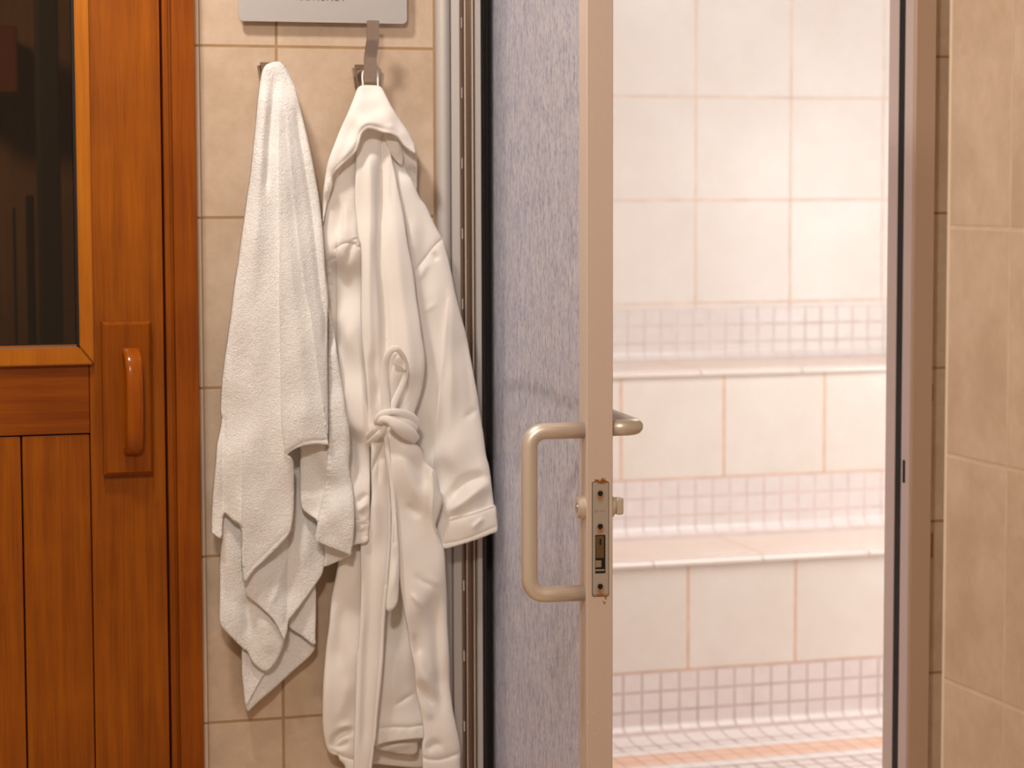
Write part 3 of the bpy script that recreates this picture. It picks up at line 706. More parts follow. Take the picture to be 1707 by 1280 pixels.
# ------------------------------------------------------------------ hooks
def hook(pxc, pyt, pyb, pxl, pxr, label, prong):
    a, b = P(pxl, pyb, YW - .012), P(pxr, pyt, YW - .012)
    root = empty('wall_hook', ((a.x + b.x) / 2, YW, a.z)); off = root.location
    bm = bmesh.new(); add_box(bm, a.x, b.x, YW - .014, YW, a.z, b.z)
    # tapering base: narrower at the bottom, rounded corners
    for v in bm.verts:
        if abs(v.co.z - a.z) < 1e-5: v.co.x = (a.x + b.x) / 2 + (v.co.x - (a.x + b.x) / 2) * .72
    bmesh.ops.bevel(bm, geom=list(bm.edges), offset=.006, segments=3, affect='EDGES')
    obj('base_plate', bm, M['chrome'], root, off=off)
    if prong:
        w = .0113
        # (distance off wall, px y, centre px x)
        prof = [(.010, 140, 609), (.026, 150, 616), (.038, 146, 617), (.042, 134, 617), (.043, 95.5, 617), (.062, 67, 621), (.064, 34, 622.5)]
        bm = bmesh.new(); t = .0045; rows = []
        for i, (dw, py, px) in enumerate(prof):
            c = P(px, py, YW - dw)
            rows.append(c)
        xc = rows[4].x
        out = []
        for i in range(len(rows)):
            p0 = rows[max(i - 1, 0)]; p1 = rows[min(i + 1, len(rows) - 1)]
            tv = Vector((0, p1.y - p0.y, p1.z - p0.z)).normalized(); nn = Vector((0, tv.z, -tv.y))
            out.append((rows[i], nn))
        rings = [[bm.verts.new(Vector((xc + sx_ * w, c.y + nn.y * sn * t / 2 * 1.0, c.z + nn.z * sn * t / 2))) for sx_, sn in ((-1, -1), (1, -1), (1, 1), (-1, 1))] for c, nn in out]
        for i in range(len(rings) - 1):
            for k in range(4): bm.faces.new((rings[i][k], rings[i][(k + 1) % 4], rings[i + 1][(k + 1) % 4], rings[i + 1][k]))
        bm.faces.new(rings[0]); bm.faces.new(rings[-1][::-1])
        bmesh.ops.recalc_face_normals(bm, faces=bm.faces)
        bmesh.ops.bevel(bm, geom=list(bm.edges), offset=.0010, segments=2, affect='EDGES')
        obj('prong', bm, M['chrome_worn'], root, off=off)
    else:
        c = P(pxc, 122, YW - .03)
        bm = bmesh.new(); add_tube(bm, [(c.x, YW - .010, c.z - .008), (c.x, YW - .024, c.z - .012), (c.x, YW - .034, c.z - .009), (c.x, YW - .038, c.z)], [.008, .008, .008, .006], .004, seg=12, up=Vector((0, 0, 1)))
        obj('prong', bm, M['chrome'], root, off=off)
    tag(root, label, 'hook'); return root
hook(612, 108, 157, 587, 637, 'metal wall hook with a tall bent prong holding the bathrobe loop', True)
hook(458, 104, 152, 429, 478, 'small chrome wall hook mostly hidden under the white towel', False)

# ------------------------------------------------------------------ CLOTH ENGINE
def seg_dist(pts, poly, closed):
    """distance of each pt to a polyline; also side sign, segment parameter (global index)"""
    A = np.array(poly, float); B = np.roll(A, -1, 0)
    if not closed: A = A[:-1]; B = B[:-1]
    best = np.full(len(pts), 1e9); side = np.zeros(len(pts)); par = np.zeros(len(pts))
    for i in range(len(A)):
        ab = B[i] - A[i]; L2 = max((ab ** 2).sum(), 1e-9)
        ap = pts - A[i]; t = np.clip(ap @ ab / L2, 0, 1)
        d = np.hypot(*(ap - t[:, None] * ab).T)
        m_ = d < best
        cr = ab[0] * ap[:, 1] - ab[1] * ap[:, 0]
        best[m_] = d[m_]; side[m_] = np.sign(cr[m_]); par[m_] = i + t[m_]
    return best, side, par
def inside(pts, poly):
    x, y = pts[:, 0], pts[:, 1]; c = np.zeros(len(pts), bool); n = len(poly)
    for i in range(n):
        x1, y1 = poly[i]; x2, y2 = poly[(i + 1) % n]
        if y1 == y2: continue
        c ^= ((y1 > y) != (y2 > y)) & (x < (x2 - x1) * (y - y1) / (y2 - y1) + x1)
    return c
def resample(poly, step, closed=True):
    out = []; n = len(poly)
    for i in range(n if closed else n - 1):
        a = np.array(poly[i], float); b = np.array(poly[(i + 1) % n], float)
        k = max(1, int(round(np.hypot(*(b - a)[:2]) / step)))
        for j in range(k): out.append(tuple(a + (b - a) * j / k))
    if not closed: out.append(tuple(poly[-1]))
    return out

def panel(bm, poly, depth, folds=(), roll=10.0, step=4.0, thick=.004, extra=None, wob=0.002, seed=0, smooth=True, drop=None):
    """One hanging sheet of cloth.
    poly: outline in photo pixels, each (x, y[, r]) where r = rounding radius of that edge (px; small = cut hem)
    depth: list of (x, y, metres off the wall) control points (inverse-distance blended) or a float
    folds: (polyline[(x,y[,k])], kind, amplitude m, width px[, width2 px]); kinds: valley, ridge, crease, left, right"""
    pl = [(p[0], p[1], p[2] if len(p) > 2 else roll) for p in poly]
    pl = catmull(pl, 3, True) if smooth else pl
    pl = resample(pl, step)
    B2 = [(p[0], p[1]) for p in pl]; BR = np.array([max(1.2, p[2]) for p in pl])
    B2a = np.array(B2)
    x0, y0 = B2a.min(0); x1, y1 = B2a.max(0)
    gx = []; row = 0; yy = y0 + step / 2
    while yy < y1:
        xx = x0 + (step / 2 if row % 2 else 0) + .37
        while xx < x1: gx.append((xx, yy)); xx += step
        yy += step * .866; row += 1
    G = np.array(gx)
    G = G[inside(G, B2)]
    d, _, _ = seg_dist(G, B2, True); G = G[d > step * .55]
    # rows of points just inside the rim, so that rounding is resolved
    inner = []
    nB = len(B2a)
    for off_ in (1.2, 3.0, 6.0):
        if off_ > 2 and step < 3: continue
        for i in range(nB):
            t = B2a[(i + 1) % nB] - B2a[i - 1]; ln = np.hypot(*t)
            if ln < 1e-6: continue
            nrm = np.array([-t[1], t[0]]) / ln
            for s_ in (1, -1):
                inner.append(B2a[i] + nrm * s_ * off_)
    inner = np.array(inner); inner = inner[inside(inner, B2)]
    di, _, _ = seg_dist(inner, B2, True); inner = inner[di > 1.0]
    # points hugging each fold line
    fp = []
    for f in folds:
        ln = resample([(p[0], p[1]) for p in (catmull([tuple(q_[:2]) for q_ in f[0]], 4) if len(f[0]) > 2 else f[0])], step * .9, False)
        A = np.array(ln)
        T_ = np.gradient(A, axis=0) if len(A) > 1 else np.array([[0, 1.]])
        T_ /= np.maximum(np.hypot(*T_.T)[:, None], 1e-6); Nn = np.stack([-T_[:, 1], T_[:, 0]], 1)
        for o_ in (0.01, 1.3, -1.3, 2.9, -2.9): fp.append(A + Nn * o_)
    allp = [inner]
    if fp:
        F_ = np.concatenate(fp); F_ = F_[inside(F_, B2)]
        if len(F_):
            df, _, _ = seg_dist(F_, B2, True); F_ = F_[df > 1.0]
        allp = [F_, inner]
    # thin out: greedy cell hashing
    cells = {}; keep = []
    def try_add(p, r):
        cx, cy = int(p[0] // 4), int(p[1] // 4)
        for i in (-1, 0, 1):
            for j in (-1, 0, 1):
                for q_ in cells.get((cx + i, cy + j), ()):
                    if (q_[0] - p[0]) ** 2 + (q_[1] - p[1]) ** 2 < r * r: return
        cells.setdefault((cx, cy), []).append(p); keep.append(p)
    for arr in allp:
        for p in arr: try_add((float(p[0]), float(p[1])), 1.05)
    for p in G: try_add((float(p[0]), float(p[1])), step * .62)
    verts = [Vector(b) for b in B2] + [Vector(k_) for k_ in keep]
    edges = [(i, (i + 1) % nB) for i in range(nB)]
    vo, eo, fo, *_ = delaunay_2d_cdt(verts, edges, [], 1, 1e-4, False)
    V = np.array([(v[0], v[1]) for v in vo])
    fo = [f for f in fo if len(f) == 3]
    cen = np.array([V[list(f)].mean(0) for f in fo]); ok_ = inside(cen, B2)
    fo = [f for f, k_ in zip(fo, ok_) if k_]
    # ---- depth field
    D = field(V, depth)
    for f in folds:
        kind_ = f[1]; raw = f[0]; ks = [q_[2] if len(q_) > 2 else 1.0 for q_ in raw]
        ln = catmull([(q_[0], q_[1], k_) for q_, k_ in zip(raw, ks)], 4) if len(raw) > 2 else [(q_[0], q_[1], k_) for q_, k_ in zip(raw, ks)]
        dd, sd, pr_ = seg_dist(V, [(a[0], a[1]) for a in ln], False)
        kk = np.interp(pr_, range(len(ln)), [a[2] for a in ln])
        if kind_ in ('valley', 'ridge'):        # soft folds die out towards both ends
            La = np.array([a[:2] for a in ln]); sl = np.concatenate([[0], np.cumsum(np.hypot(*np.diff(La, axis=0).T))])
            s_arc = np.interp(pr_, range(len(ln)), sl); fl = max(1e-3, min(.35 * sl[-1], 38.0))
            q_ = np.clip(np.minimum(s_arc, sl[-1] - s_arc) / fl, 0, 1); kk = kk * (q_ * q_ * (3 - 2 * q_))
        e0 = np.array(ln[0][:2]); e1 = np.array(ln[-1][:2])
        w1 = f[3]; w2 = f[4] if len(f) > 4 else w1; amp = f[2]; kind = f[1]
        if kind == 'valley': h = -np.exp(-(dd / w1) ** 2)
        elif kind == 'ridge': h = np.exp(-(dd / w1) ** 2)
        elif kind == 'crease': h = -np.exp(-dd / w1)
        elif kind in ('left', 'right'):     # one side overlaps: raised lip that falls away, with a sharp drop to the other side
            s_ = sd if kind == 'left' else -sd      # +1 on raised side   (y down: cross>0 = right-hand side when walking down is -x)
            up = np.exp(-dd / w1); lo = -.35 * np.exp(-dd / w2)
            h = np.where(s_ > 0, up * np.clip(dd / 1.3, 0, 1), lo)
        h = h * amp * kk
        D = D + h
    if wob:
        D = D + wob * (np.sin(V[:, 0] * .031 + V[:, 1] * .012 + seed) * np.sin(V[:, 1] * .019 - V[:, 0] * .017 + seed * 2.3) + .5 * np.sin(V[:, 0] * .07 + seed) * np.sin(V[:, 1] * .043 + seed * 1.7))
    if extra is not None: D = D + extra(V[:, 0], V[:, 1])
    # ---- rounding at the outline
    db, _, pb = seg_dist(V, B2, True)
    R = np.interp(pb, range(nB + 1), list(BR) + [BR[0]])
    m_per_px = 1 / 950.0
    t = np.clip(1 - db / R, 0, 1)
    D = D - (1 - np.sqrt(np.maximum(0, 1 - t * t))) * R * m_per_px * .55
    D = np.maximum(D, .0065)
    fr = [bm.verts.new(P(V[i, 0], V[i, 1], YW - D[i])) for i in range(len(V))]
    # back sheet
    TH = np.minimum(thick, D - .0025)
    bk = [bm.verts.new(P(V[i, 0], V[i, 1], YW - D[i]) + Vector((0, TH[i], 0))) for i in range(len(V))]
    cnt = {}
    for f in fo:
        if len(f) < 3: continue
        try:
            bm.faces.new([fr[i] for i in f]); bm.faces.new([bk[i] for i in reversed(f)])
        except ValueError: continue
        for k in range(len(f)):
            a, b = f[k], f[(k + 1) % len(f)]
            cnt.setdefault((min(a, b), max(a, b)), []).append((a, b))
    for k, v in cnt.items():
        if len(v) == 1:
            a, b = v[0]
            try: bm.faces.new((fr[b], fr[a], bk[a], bk[b]))
            except ValueError: pass
def field(V, depth):
    if not hasattr(depth, '__len__'): return np.full(len(V), float(depth))
    c = np.array(depth, float); D = np.zeros(len(V)); Wt = np.zeros(len(V))
    for (x, y, z) in c:
        w = 1.0 / ((V[:, 0] - x) ** 2 + (V[:, 1] - y) ** 2 + 180.0) ** 1.6
        D += w * z; Wt += w
    return D / Wt
def cloth_obj(name, bm, mat, parent=None, off=None):
    o = obj(name, bm, mat, parent, smooth=True, off=off)
    return o
#CLOTH_START
# ------------------------------------------------------------------ TOWEL
tw_root = P(455, 130, YW - .03)
off = Vector((tw_root.x, YW, P(455, 1185, YW).z))
hem = 2.5
bm = bmesh.new()
# tail, furthest back
panel(bm, [(404, 1060), (403.5, 1080), (403, 1096), (403.7, 1125), (406.6, 1155), (408.6, 1174), (412.5, 1185), (417, 1183), (432, 1168.6), (457.5, 1147), (486.8, 1119.7), (512, 1098), (522, 1086.6), (525, 1079.7), (522, 1074), (502.5, 1059), (481, 1044), (455, 1035), (425, 1045)],
      [(405, 1100, .040), (430, 1130, .036), (520, 1080, .030), (460, 1060, .022), (412, 1180, .034), (480, 1110, .024)],
      [([(446, 1105), (443.8, 1118.7), (434, 1135), (422, 1157), (414, 1172)], 'left', .006, 12, 8)], roll=4, step=4, wob=.001)
panel(bm, [(515, 965), (525.8, 977), (526.8, 1018), (525.8, 1057), (524, 1075), (502.5, 1059.5), (481, 1044), (478, 1020), (495, 985)],
      [(524, 1000, .040), (482, 1040, .040), (522, 1070, .044)], [], roll=4, step=3,
      extra=lambda x, y: .0009 * np.sin((x - y * .0) * 1.1 + .5 * y) * np.clip(1 - ((y - (1044 + (x - 481) * .70)) / -26), 0, 1))
# lower left drop with ribbed hem
panel(bm, [(372, 850), (369.5, 898), (367.4, 923), (366.5, 943), (366.6, 979), (365.8, 1022), (366.8, 1036, 3), (371.5, 1047, 3), (389, 1065, hem), (403.7, 1079.6, hem), (412.5, 1085.5, hem), (420, 1102, 3), (432, 1114, 3), (443.8, 1118.7, 3), (455.5, 1110, 4), (465, 1094, 5), (471, 1080), (474, 1068), (476, 1040), (450, 980), (420, 900), (400, 850)],
      [(380, 900, .056), (380, 1030, .060), (412, 1000, .050), (430, 1080, .052), (460, 1080, .052), (445, 1110, .050)],
      [([(409, 985), (412, 1010), (413, 1038), (414, 1070)], 'valley', .008, 9), ([(440, 1020), (446, 1060), (450, 1095)], 'ridge', .005, 14), ([(373, 857), (388, 870), (402, 884)], 'valley', .003, 3)], roll=9, step=3.2, wob=.0015,
      extra=lambda x, y: .0016 * np.sin((x + y * .35) * 1.05) * np.clip(1 - ((1036 + (x - 366) * 1.13) - y) / 15, 0, 1) * (x < 414))
# middle smooth fall
panel(bm, [(400, 840), (403, 923), (407.6, 971, 3), (408.6, 981, hem), (412.5, 993, hem), (428, 1006, hem), (447.6, 1024, hem), (459, 1037.6, hem), (471, 1061, hem), (474, 1067, 3), (479, 1051, 5), (481, 1035.7, 6), (490.6, 1022, 3), (510, 996.6, 3), (524, 977, 3), (533.6, 963, 3), (537.5, 955, 3), (541, 941, 3), (549, 915), (546, 880), (538, 800), (515, 745), (480, 740), (430, 790)],
      [(420, 960, .066), (440, 900, .050), (500, 860, .036), (500, 960, .052), (540, 900, .046), (490, 800, .030), (470, 1040, .066)],
      [([(482, 890), (480, 940), (479, 990), (478, 1037)], 'crease', .008, 7), ([(476, 930), (466, 975), (455, 1003), (448, 1022)], 'ridge', .004, 6), ([(508, 850), (512, 900), (508, 950)], 'ridge', .008, 14)], roll=6, step=3.6, wob=.002)
# little underside of the right hem
panel(bm, [(545, 905), (585, 918), (585, 926), (565, 935), (543, 944), (540, 941), (543, 925)], [(545, 935, .062), (583, 922, .074)], [], roll=2.5, step=3, wob=0)
# right part with selvedge
def selv(x, y):
    cx = np.interp(y, [480, 620, 760, 830, 868], [548, 549, 550, 545, 534])
    g_ = np.exp(-((x - cx) / 4.0) ** 2) * (y > 500) * (y < 870)
    e_ = .0009 * np.sin(y * .62) * g_
    hy = 899 + (x - 526) * .44
    e_ += .0018 * np.sin((x * .9 + y * .1) * 1.0) * np.clip(1 - (hy - y) / 20, 0, 1) * (y > 850)
    return e_
panel(bm, [(543, 470), (547, 490), (549, 515), (557, 549), (562, 588), (567, 618), (573, 657), (577.5, 690), (582, 715), (584, 748), (582, 770), (584, 793), (589, 821), (591, 862), (589, 902, 4), (586, 917, 3), (584, 925, hem), (573.6, 921, hem), (543, 909, hem), (526, 899.5, hem), (528, 882, 3), (529, 868, 3), (517, 859, 3), (506, 850, 3), (502.5, 841.6, 4), (500.5, 821, 4), (500.5, 762, 4), (502, 735, 4), (520, 700), (525, 600), (530, 500)],
      [(530, 560, .050), (560, 600, .078), (575, 700, .090), (570, 860, .104), (588, 880, .106), (550, 500, .070), (520, 800, .060), (515, 845, .066), (560, 780, .088), (540, 890, .092), (505, 780, .058)],
      [([(546, 735), (545, 791), (542, 811), (538, 828), (533, 850), (530, 866)], 'right', .010, 14, 8), ([(552, 505), (561, 600), (574, 700), (577, 780)], 'ridge', .003, 8), ([(546, 500), (546, 600), (547, 700), (547, 745)], 'crease', .006, 3)], roll=8, step=3, wob=.001, extra=selv)
# main front
panel(bm, [(450, 105), (462, 102.5), (470, 105), (476.5, 113), (487.5, 135), (494, 151), (500, 177), (508, 209), (514, 235), (520, 263), (525, 290), (530.6, 324), (536, 365), (540, 410), (542, 449), (545, 477), (547, 500), (546, 540), (546, 598), (547, 676), (547, 735, 4), (545.5, 741.5, hem), (526, 740, hem), (506, 743, hem), (490.6, 749, hem), (480, 757, hem), (485, 762, 4), (489.5, 772), (490, 801), (490, 841), (487, 872, 5), (482, 890, 4), (462, 913, hem), (441.6, 933, hem), (421, 953, hem), (408, 971, hem), (404, 950, 4), (403, 923, 4), (402.5, 880, 4), (388, 867, 4), (374, 856, 5), (371, 875, 5), (369, 897, 3), (356, 890, 4), (353, 881), (354.5, 831), (360, 768), (362, 741), (367.6, 717), (370, 697), (368.5, 690), (368.5, 672), (370.5, 637), (375, 598), (380, 563), (386, 520), (391, 477), (397.5, 436), (402, 402), (407, 367), (412.5, 327), (418, 290), (423, 241), (427, 202), (430, 168), (433, 145), (437, 121), (442, 110)],
      [(458, 108, .055), (458, 200, .068), (440, 300, .072), (500, 300, .074), (425, 450, .080), (510, 450, .086), (395, 600, .078), (440, 600, .088), (510, 600, .096), (380, 700, .074), (440, 750, .088), (515, 720, .102), (365, 860, .072), (420, 850, .086), (470, 850, .080), (430, 930, .080)],
      [([(459, 118, .2), (454, 177), (449, 231), (446, 290), (441, 340, .3)], 'valley', .010, 6),
       ([(465, 150, .2), (465, 230), (465, 290), (466, 400), (466, 520), (468, 620), (469, 700), (474, 748)], 'right', .008, 14, 12),
       ([(476, 190, .2), (481, 230), (486, 290), (495, 380), (502.5, 436), (510, 487), (518, 524), (526, 582), (533.6, 641), (541, 686), (545, 725)], 'right', .009, 12, 9),
       ([(490, 165, .3), (501, 230), (511, 290), (521, 356), (529, 431), (535, 487), (542, 530), (543, 590)], 'valley', .009, 5),
       ([(474, 150, .3), (475, 290), (481, 400), (492, 520), (504, 640), (512, 720)], 'ridge', .005, 12),
       ([(445, 130, .3), (440, 200), (434, 300), (425, 420), (418, 520, .4)], 'ridge', .007, 12),
       ([(404, 740, .2), (404, 790), (403, 862), (403, 923), (406, 965)], 'right', .008, 16, 8),
       ([(374, 590, .2), (373, 700), (371, 800), (372, 860)], 'valley', .005, 5),
       ([(445, 500, .2), (452, 620), (450, 720), (455, 820)], 'valley', .004, 16),
       ([(484, 750), (510, 736), (545, 733)], 'crease', .0022, 2.0),
       ([(485, 882), (460, 905), (436, 929), (404, 962)], 'crease', .0012, 2.0)], roll=13, step=4, wob=.0022, thick=.006)
tw = cloth_obj('bath_towel', bm, M['towel'], off=off); tw.location = off
tag(tw, 'white terry towel hanging in folds from the small hook left of the bathrobe', 'towel')

# ------------------------------------------------------------------ BATHROBE
off = Vector((P(650, 700, YW).x, YW, P(650, 1300, YW).z))
rb = empty('bathrobe', off)
tag(rb, 'white hooded bathrobe hanging on the wall with its belt knotted at the waist', 'bathrobe')
# back panel and rolled inner hem seen between the two fronts
bm = bmesh.new()
panel(bm, [(598, 1190), (715, 1200), (716, 1262), (705, 1279), (660, 1277), (620, 1273), (598, 1276)], .018, [([(600, 1262), (650, 1266), (712, 1270)], 'valley', .004, 4)], roll=5, step=5, wob=.002)
panel(bm, [(626, 1228), (696, 1222), (697, 1240), (695, 1255, 5), (682, 1258, 5), (650, 1253, 5), (634, 1250, 5), (626, 1246)], .040, [([(640, 1249), (665, 1243), (690, 1242)], 'ridge', .006, 6)], roll=7, step=3.5, wob=.001)
obj('inner_back', bm, M['robe_in'], rb, smooth=True, off=off)
bm = bmesh.new()
panel(bm, [(636, 1000), (668, 975), (680, 1020), (695, 1080), (704, 1150), (710, 1215), (708, 1229.5, 2), (690, 1231.5, 2), (660, 1235, 2), (640, 1238, 2), (620, 1240, 2), (615, 1180), (622, 1100)], [(660, 1020, .040), (640, 1150, .050), (690, 1150, .045), (660, 1235, .055)],
      [([(618, 1214), (640, 1213), (660, 1211.5), (680, 1212), (708, 1208)], 'crease', .004, 2.5), ([(655, 1178), (675, 1165), (696, 1152)], 'valley', .003, 4), ([(655, 1060), (652, 1120), (648, 1180)], 'ridge', .004, 12)], roll=5, step=4, wob=.0018, seed=3,
      extra=lambda x, y: .0012 * np.sin(x * .33) * np.exp(-((y - 1217) / 4) ** 2))
obj('back_panel', bm, M['robe'], rb, smooth=True, off=off)
# lower body: left side, front band, right front
bm = bmesh.new()
panel(bm, [(566, 920), (564, 937), (560, 962), (553, 994), (549, 1041), (545, 1070), (542.5, 1095), (539, 1142), (538, 1205), (542, 1236), (547, 1252), (555, 1258), (563, 1260), (567, 1268), (575, 1277), (580, 1300), (605, 1305), (606, 1200), (612, 1050), (614, 900), (610, 850), (580, 850)],
      [(565, 960, .045), (600, 960, .056), (560, 1100, .052), (595, 1100, .060), (550, 1230, .050), (590, 1240, .052)],
      [([(548, 1246, .4), (561, 1230), (572, 1221), (592, 1217)], 'valley', .012, 6), ([(560, 1222, .3), (572, 1212), (590, 1208)], 'ridge', .004, 6), ([(545, 1232, .3), (560, 1244), (575, 1240), (585, 1230)], 'valley', .006, 6), ([(556, 1252), (575, 1262), (590, 1266)], 'crease', .005, 5), ([(572, 1000), (566, 1060), (562, 1120)], 'valley', .005, 12), ([(585, 1120), (570, 1180), (556, 1210)], 'ridge', .004, 12)], roll=14, step=4, wob=.003, seed=1)
obj('side_panel', bm, M['robe'], rb, smooth=True, off=off)
bm = bmesh.new()
panel(bm, [(620, 722), (632, 716), (645, 722), (646, 745), (647, 765, 4), (650, 806, 4), (653, 855, 4), (652, 905, 4), (651, 916, 4), (647, 978, 4), (642.5, 1025, 4), (640, 1072, 4), (639, 1096, 4), (635, 1142, 4), (630, 1190, 4), (627, 1228, 4), (624, 1244, 4), (620, 1280, 4), (618, 1305), (590, 1305), (590.5, 1280, 3), (591, 1221, 3), (593, 1174, 3), (595, 1096, 3), (597.5, 1080, 3), (602, 1009, 3), (602, 960, 3), (601.5, 907, 3), (604, 890), (612, 868), (619, 835), (619, 790), (619, 750)],
      [(630, 730, .080), (625, 850, .070), (625, 1000, .076), (615, 1200, .080), (605, 1290, .082)],
      [([(641, 735, .4), (634, 755), (627, 768), (618, 792), (612, 820, .3)], 'crease', .007, 4), ([(640, 730, .3), (633, 765), (631, 800), (634, 815, .3)], 'valley', .005, 4), ([(644, 745), (645, 800), (648, 855), (647, 910), (642, 975)], 'crease', .0012, 2),
       ([(641, 975), (636, 1030), (633, 1096), (629, 1142), (622, 1228), (614, 1290)], 'crease', .0016, 2), ([(621, 810), (626, 860), (628, 920, .4)], 'ridge', .006, 10), ([(608, 1010), (603, 1090), (600, 1174), (598, 1260)], 'ridge', .002, 4), ([(618, 900), (617, 1000), (612, 1100), (606, 1250)], 'valley', .003, 8)], roll=6, step=3.6, wob=.0012, seed=4)
obj('front_band', bm, M['robe'], rb, smooth=True, off=off)
bm = bmesh.new()
panel(bm, [(647, 712), (668, 718), (684, 734), (694, 741), (703, 750), (709, 769), (724, 784), (729, 797), (732, 814), (737, 833, 6), (734, 848, 5), (729, 865, 5), (726.5, 876, 5), (731, 888, 6), (736, 904), (741, 920), (743, 955), (745, 994), (746, 1041), (749, 1096), (750, 1142), (755, 1182), (761, 1213), (767, 1244), (767, 1280), (767, 1305), (705, 1305), (705, 1280, 5), (704, 1244, 5), (707, 1228, 5), (706, 1213, 5), (703, 1192, 5), (697, 1166, 5), (693, 1135, 5), (691, 1111, 5), (684, 1080, 5), (680, 1048, 5), (675, 1025, 5), (671, 997, 5), (666, 962, 5), (663, 920, 5), (660, 888, 4), (656, 838, 4), (652, 797, 4), (647, 760, 4), (643, 730)],
      [(655, 730, .088), (690, 770, .094), (725, 830, .096), (680, 860, .082), (720, 920, .086), (690, 1000, .088), (735, 1020, .074), (700, 1120, .080), (740, 1150, .070), (720, 1260, .080)],
      [([(718, 785), (720, 822), (718, 855), (722, 881), (728, 895, .3)], 'right', .006, 8, 3), ([(684, 750, .3), (698, 775), (706, 800), (708, 830, .3)], 'valley', .007, 9), ([(665, 730, .3), (672, 765), (690, 815), (700, 850, .3)], 'ridge', .005, 12),
       ([(676, 835, .3), (690, 852), (704, 866, .3)], 'valley', .004, 8), ([(690, 948, .3), (700, 966), (714, 975), (722, 985, .2)], 'valley', .003, 5), ([(712, 955, .2), (722, 968), (735, 975)], 'ridge', .002, 5), ([(684, 985, .3), (694, 1000), (706, 1016, .4)], 'ridge', .005, 4),
       ([(722, 985, .3), (728, 1060), (732, 1140), (740, 1200, .3)], 'valley', .008, 9), ([(694, 1127, .4), (700, 1145), (712, 1160), (726, 1180, .3)], 'valley', .008, 6), ([(698, 1075, .3), (704, 1120), (722, 1150), (736, 1185, .3)], 'ridge', .006, 8), ([(700, 1158, .3), (712, 1185), (724, 1205, .3)], 'ridge', .005, 8),
       ([(688, 1050, .3), (697, 1080), (700, 1100, .3)], 'valley', .005, 6), ([(705, 1263), (720, 1266), (738, 1265), (767, 1255)], 'crease', .005, 2.5), ([(708, 1255), (725, 1240), (740, 1250)], 'valley', .005, 7)],
      roll=13, step=3.8, wob=.0028, seed=2)
obj('front_panel', bm, M['robe'], rb, smooth=True, off=off)
# right shoulder and sleeve
bm = bmesh.new()
rs_d = [(665, 250, .042), (690, 330, .058), (725, 390, .058), (690, 460, .056), (720, 520, .060), (760, 540, .060), (715, 640, .052), (765, 640, .068), (700, 740, .046), (720, 790, .050), (770, 760, .078), (805, 800, .082), (745, 850, .072), (800, 870, .090), (750, 900, .076)]
rs_f = [([(738, 398), (728, 406), (719, 416), (704, 436), (688, 455)], 'crease', .0035, 2.2), ([(745, 500, .2), (742, 540), (740, 580), (737, 609), (732, 642), (729, 683), (726, 724), (724, 760), (722, 790)], 'right', .012, 16, 10),
       ([(722, 418, .4), (727, 430), (731, 436, .2)], 'valley', .004, 4), ([(755, 470, .3), (752, 560), (752, 660), (750, 740, .2)], 'ridge', .004, 9), ([(695, 470, .4), (707, 450), (720, 432, .4)], 'ridge', .003, 6), ([(690, 350, .3), (688, 400), (694, 440, .3)], 'ridge', .004, 12),
       ([(735, 862), (752, 850), (776, 834), (808, 810), (822, 800)], 'ridge', .015, 11), ([(742, 846), (756, 824), (774, 804), (795, 796), (822, 796)], 'valley', .013, 9), ([(705, 300, .2), (712, 500), (718, 560), (712, 640, .3)], 'valley', .005, 12),
       ([(770, 700, .3), (785, 690), (798, 678, .3)], 'valley', .003, 6), ([(700, 520, .3), (718, 512), (730, 500, .2)], 'ridge', .002, 5), ([(768, 540, .3), (780, 620), (790, 700, .3)], 'valley', .004, 8)]
panel(bm, [(652, 218), (666, 242), (672, 268), (678, 285), (688, 302), (700, 330), (710, 343), (725, 375), (737, 396), (743, 414), (751, 447), (760, 492), (770, 531), (778, 562), (790, 626), (796, 658), (802, 699), (806, 724), (810, 757), (816, 781), (821, 822, 8), (824, 846, 6), (826, 868, 4), (827, 884.5, 2), (798, 896.5, 2), (765, 907, 2), (739, 913, 2), (732, 900, 5), (724, 870), (718, 820), (705, 790), (690, 740), (682, 690), (694, 640), (698, 600), (690, 520), (680, 450), (668, 390), (658, 330), (648, 290), (643, 235)], rs_d,
      rs_f,
      roll=14, step=4, wob=.0022, seed=5)
slv = obj('sleeve', bm, M['robe'], rb, smooth=True, off=off)
bm = bmesh.new()
panel(bm, [(749, 864, 2), (770, 858, 1.5), (790, 853, 1.5), (806, 848, 1.5), (825, 842, 1.5), (828, 860, 6), (829.5, 884, 3), (818, 890, 2), (798, 898, 2), (765, 908.5, 2), (739, 914.5, 2), (738, 900, 2), (742, 880, 2)], rs_d,
      rs_f + [([(748, 869), (780, 861), (825, 846)], 'crease', .0014, 1.8), ([(740, 906), (775, 899), (828, 877)], 'crease', .0016, 1.8), ([(786, 884), (796, 872), (808, 862)], 'ridge', .004, 4)], roll=3, step=3, wob=.0022, seed=5, extra=lambda x, y: .0022 + 0 * x)
obj('cuff', bm, M['robe'], slv, smooth=True, off=off)
